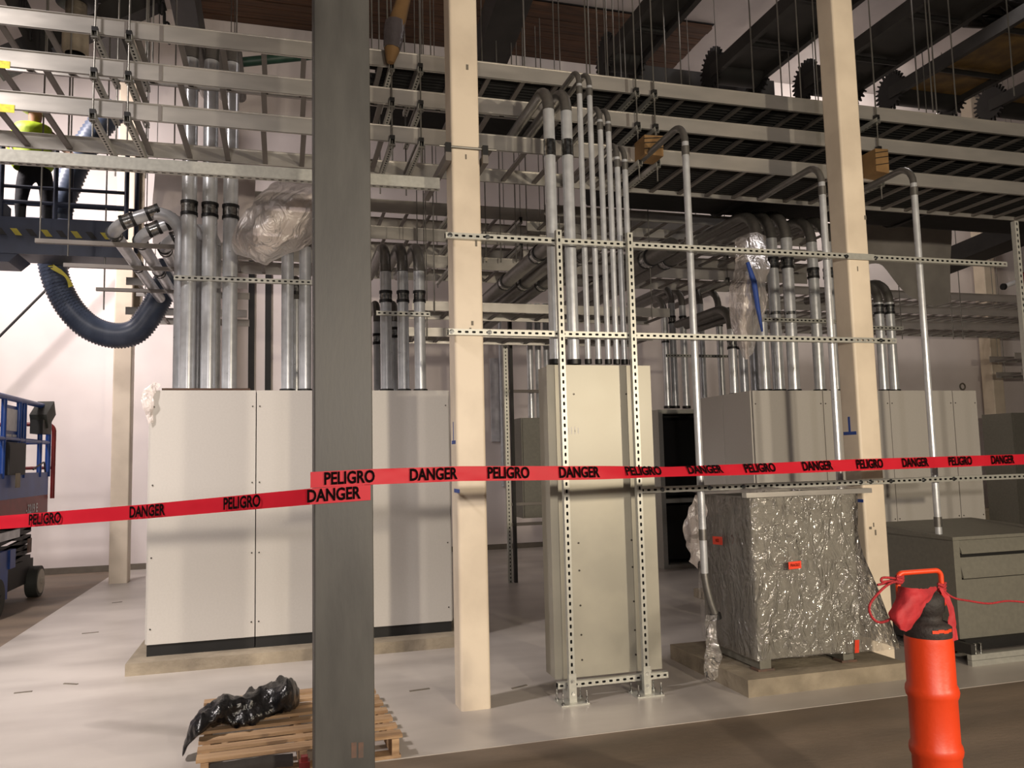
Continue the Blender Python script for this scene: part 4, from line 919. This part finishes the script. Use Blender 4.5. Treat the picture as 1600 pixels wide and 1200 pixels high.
cb_ = MB().box(X1-.05, X1+.1, Y1-.62, Y1-.22, 2.12, 2.3).build('control_console', M['blk'], t)
MB().bar((X1+.02, Y1-.5, 2.28), (X1+.02, Y1-.15, 2.48), .2, .2).build('console_cover', M['tyre'], cb_)
MB().box(X1+.0, X1+.06, Y0+.4, Y0+1.0, 1.6, 1.98).build('battery_box', M['blk'], t)
MB().box(X1+.06, X1+.07, Y0+.62, Y0+.78, 1.45, 1.62).build('label_plate', M['pad'], t)
MB().tube(smooth([V((X1, Y1-.6, 1.66)), V((X1+.02, Y1-.4, 1.72)), V((X1+.02, Y1-.2, 1.75)), V((X1, Y1-.08, 1.68)), V((X1, Y1-.05, 1.6))]), .012, 6).build('cable', M['rub'], t)

# ================================================================ RAISED PLATFORM WITH WORKER, HOSE
t = thing('raised_platform', (-3.2, 10.8, 0), 'raised navy lift platform with hazard striped edge behind the trays', 'lift platform')
LY0, LY1 = 10.5, 11.2; LZ = P(60, 343, 10.5).z-.19; LX1 = PX(197, 350, 10.5); LX0 = LX1-4.0
MB().box(LX0, LX1, LY0, LY1, LZ-.18, LZ-.02).build('deck', M['bluedk'], t)
MB().box(LX0, LX1, LY0-.03, LY0, LZ-.24, LZ+.2).build('toe_board', M['bluedk'], t)
for k in range(26):
    x_ = LX0+.1+.16*k
    if x_ > LX1-.15: break
    MB().prism([(x_, LY0-.034, LZ-.02), (x_+.07, LY0-.034, LZ-.02), (x_+.01, LY0-.034, LZ+.06), (x_-.06, LY0-.034, LZ+.06)], (0, .003, 0)).build('hazard_stripe', M['hazy'] if k % 2 else M['blk'], t)
def rp(pts, rr=.022, m='bluedk'): MB().tube(fillet(pts, .06, 4) if len(pts) > 2 else pts, rr, 8).build('guard_rail', M[m], t)
for z in (P(150, 322, 10.5).z, P(150, 299, 10.5).z, LZ+1.12): rp([(LX0, LY0, z), (LX1, LY0, z)]); rp([(LX0, LY1, z), (LX1, LY1, z)])
for x_ in (LX0, PX(2, 300, 10.5), PX(87, 300, 10.5), LX1): rp([(x_, LY0, LZ), (x_, LY0, LZ+1.12)], .028); rp([(x_, LY1, LZ), (x_, LY1, LZ+1.12)], .028)
MB().bar((LX0+.3, 10.85, LZ-.2), (LX0+.3, 10.85, 0), .5, .5).build('mast', M['bluedk'], t)
MB().prism([(LX1-1.6, LY0-.02, LZ-.24), (LX1-1.15, LY0-.02, LZ-.24), (LX1-1.25, LY0-.02, LZ-.34), (LX1-1.55, LY0-.02, LZ-.34)], (0, .5, 0)).build('under_bracket', M['bluedk'], t)
MB().box(PX(57, 250, 10.85)-.85, PX(57, 250, 10.85)-.3, LY0+.05, LY1-.2, LZ, LZ+.45).build('tool_box', M['blk'], t)
# hose
hp = smooth([P(u, v, 11.6) for u, v in ((185, 168), (150, 205), (118, 260), (95, 320), (81, 370), (83, 420), (102, 470), (135, 508), (175, 524), (212, 518), (238, 485), (256, 450), (268, 410))], 20)
tag(MB().tube(hp, [.155+.02*(k % 2) for k in range(len(hp))], 18).build('flexible_hose', M['hose']), 'thick blue corrugated flexible duct hose curving down on the left', 'hose')
sheet('caution_ribbon', [[P(60, 380, 11.43), P(62, 390, 11.43)], [P(75, 405, 11.43), P(73, 414, 11.43)], [P(100, 424, 11.43), P(99, 432, 11.43)], [P(114, 447, 11.43), P(107, 449, 11.43)]], M['hazy'], 'yellow caution ribbon tied round the blue hose', 'ribbon', nz=.02, sub=6, fr=5)
a = P(0, 525, 13.8); b = P(165, 360, 13.8); tag(MB().cyl(a-(b-a)*.3, b, .02, 8).build('brace_cable', M['blk']), 'thin dark diagonal cable in front of the left back wall', 'cable')
ww = P(205, 300, 12.0)
tag(MB().box(ww.x-.14, ww.x+.02, 12.95, 13.0, 3.7, 6.6).build('wall_duct', M['pad']), 'pale vertical trunking beside the raised platform', 'trunking')
# worker
def person():
    bm_pts = {}
    px = PX(54, 250, 10.85)-.03; py = 10.85; z0 = LZ-.02
    J = [('pelvis', (px+.05, py, z0+.92), (.15, .12)), ('waist', (px+.03, py-.0, z0+1.08), (.15, .11)), ('chest', (px, py-.02, z0+1.28), (.18, .13)), ('neck', (px+.02, py-.02, z0+1.47), (.06, .06)), ('head0', (px+.03, py-.03, z0+1.56), (.075, .08)), ('head1', (px+.035, py-.03, z0+1.7), (.085, .095)),
         ('hipL', (px-.07, py, z0+.86), (.095, .1)), ('kneeL', (px-.1, py-.03, z0+.48), (.065, .07)), ('ankL', (px-.1, py+.02, z0+.1), (.045, .05)), ('toeL', (px-.12, py-.14, z0+.045), (.045, .04)),
         ('hipR', (px+.16, py, z0+.86), (.095, .1)), ('kneeR', (px+.19, py-.05, z0+.48), (.065, .07)), ('ankR', (px+.2, py, z0+.1), (.045, .05)), ('toeR', (px+.22, py-.16, z0+.045), (.045, .04)),
         ('shL', (px-.2, py-.02, z0+1.4), (.065, .065)), ('elL', (px-.27, py-.12, z0+1.14), (.045, .045)), ('wrL', (px-.14, py-.3, z0+1.02), (.032, .032)),
         ('shR', (px+.2, py-.02, z0+1.4), (.065, .065)), ('elR', (px+.36, py-.1, z0+1.2), (.045, .045)), ('wrR', (px+.5, py-.22, z0+1.08), (.032, .032))]
    E_ = [('pelvis', 'waist'), ('waist', 'chest'), ('chest', 'neck'), ('neck', 'head0'), ('head0', 'head1'), ('pelvis', 'hipL'), ('hipL', 'kneeL'), ('kneeL', 'ankL'), ('ankL', 'toeL'), ('pelvis', 'hipR'), ('hipR', 'kneeR'), ('kneeR', 'ankR'), ('ankR', 'toeR'), ('chest', 'shL'), ('shL', 'elL'), ('elL', 'wrL'), ('chest', 'shR'), ('shR', 'elR'), ('elR', 'wrR')]
    ids = {n: i for i, (n, _, _) in enumerate(J)}
    vs = [V(p) for _, p, _ in J]; rs = [r_ for _, _, r_ in J]; es = [(ids[a], ids[b]) for a, b in E_]
    # five fingers on each wrist
    for wn, sgn in (('wrL', 1), ('wrR', 1)):
        wp = vs[ids[wn]]; el = vs[ids[wn.replace('wr', 'el')]]; d = (wp-el).normalized(); sd_ = d.cross(V((0, 0, 1))).normalized()
        vs.append(wp+d*.07); rs.append((.04, .022)); pi = len(vs)-1; es.append((ids[wn], pi))
        for k in range(5):
            o_ = (k-2)*.018; L_ = (.05, .075, .082, .076, .06)[k]
            if k == 0: q1 = wp+d*.05+sd_*-.05; q2 = q1+d*.04+V((0, 0, -.02))
            else: q1 = vs[pi]+d*.045+sd_*o_; q2 = q1+d*L_*.5+V((0, 0, -.035))
            vs.append(q1); rs.append((.01, .01)); es.append((pi, len(vs)-1)); vs.append(q2); rs.append((.008, .008)); es.append((len(vs)-2, len(vs)-1))
    me = bpy.data.meshes.new('person'); base = V((px, py, z0)); me.from_pydata([tuple(v-base) for v in vs], es, [])
    ob = bpy.data.objects.new('person', me); COL.objects.link(ob); ob.location = base
    md = ob.modifiers.new('skin', 'SKIN'); sv = me.skin_vertices[0].data
    for i, r_ in enumerate(rs): sv[i].radius = r_
    sv[0].use_root = True
    ob.modifiers.new('sub', 'SUBSURF').levels = 2
    bpy.context.view_layer.update()
    m2 = bpy.data.meshes.new_from_object(ob.evaluated_get(bpy.context.evaluated_depsgraph_get())); ob.modifiers.clear(); ob.data = m2
    m2.materials.clear()
    for m in ('skin', 'navycloth', 'sleeve', 'vest'): m2.materials.append(M[m])
    for p_ in m2.polygons:
        c = p_.center; p_.use_smooth = True
        p_.material_index = 1 if c.z < .98 and abs(c.x) < .32 and c.y > -.2 else (3 if c.z < 1.44 and abs(c.x) < .2 else (2 if c.z < 1.46 and (c.y > -.24) else 0))
    tag(ob, 'person in a yellow-green hi-vis vest and dark trousers standing on the raised platform', 'person')
    MB().lathe([(.2, .93), (.235, .98), (.205, 1.1), (.22, 1.28), (.235, 1.38), (.2, 1.47), (.09, 1.5)], base+V((.01, -.015, 0)), 24).build('vest', M['vest'], ob)
    for z in (1.06, 1.2): MB().lathe([(.222, z-.025), (.238, z), (.226, z+.025)], base+V((.01, -.015, 0)), 24).build('reflective_band', M['reflect'], ob)
    MB().lathe([(.15, 1.66), (.115, 1.67), (.11, 1.73), (.08, 1.8), (0, 1.82)], base+V((.035, -.03, 0)), 20).build('hard_hat', M['hat'], ob)
person()
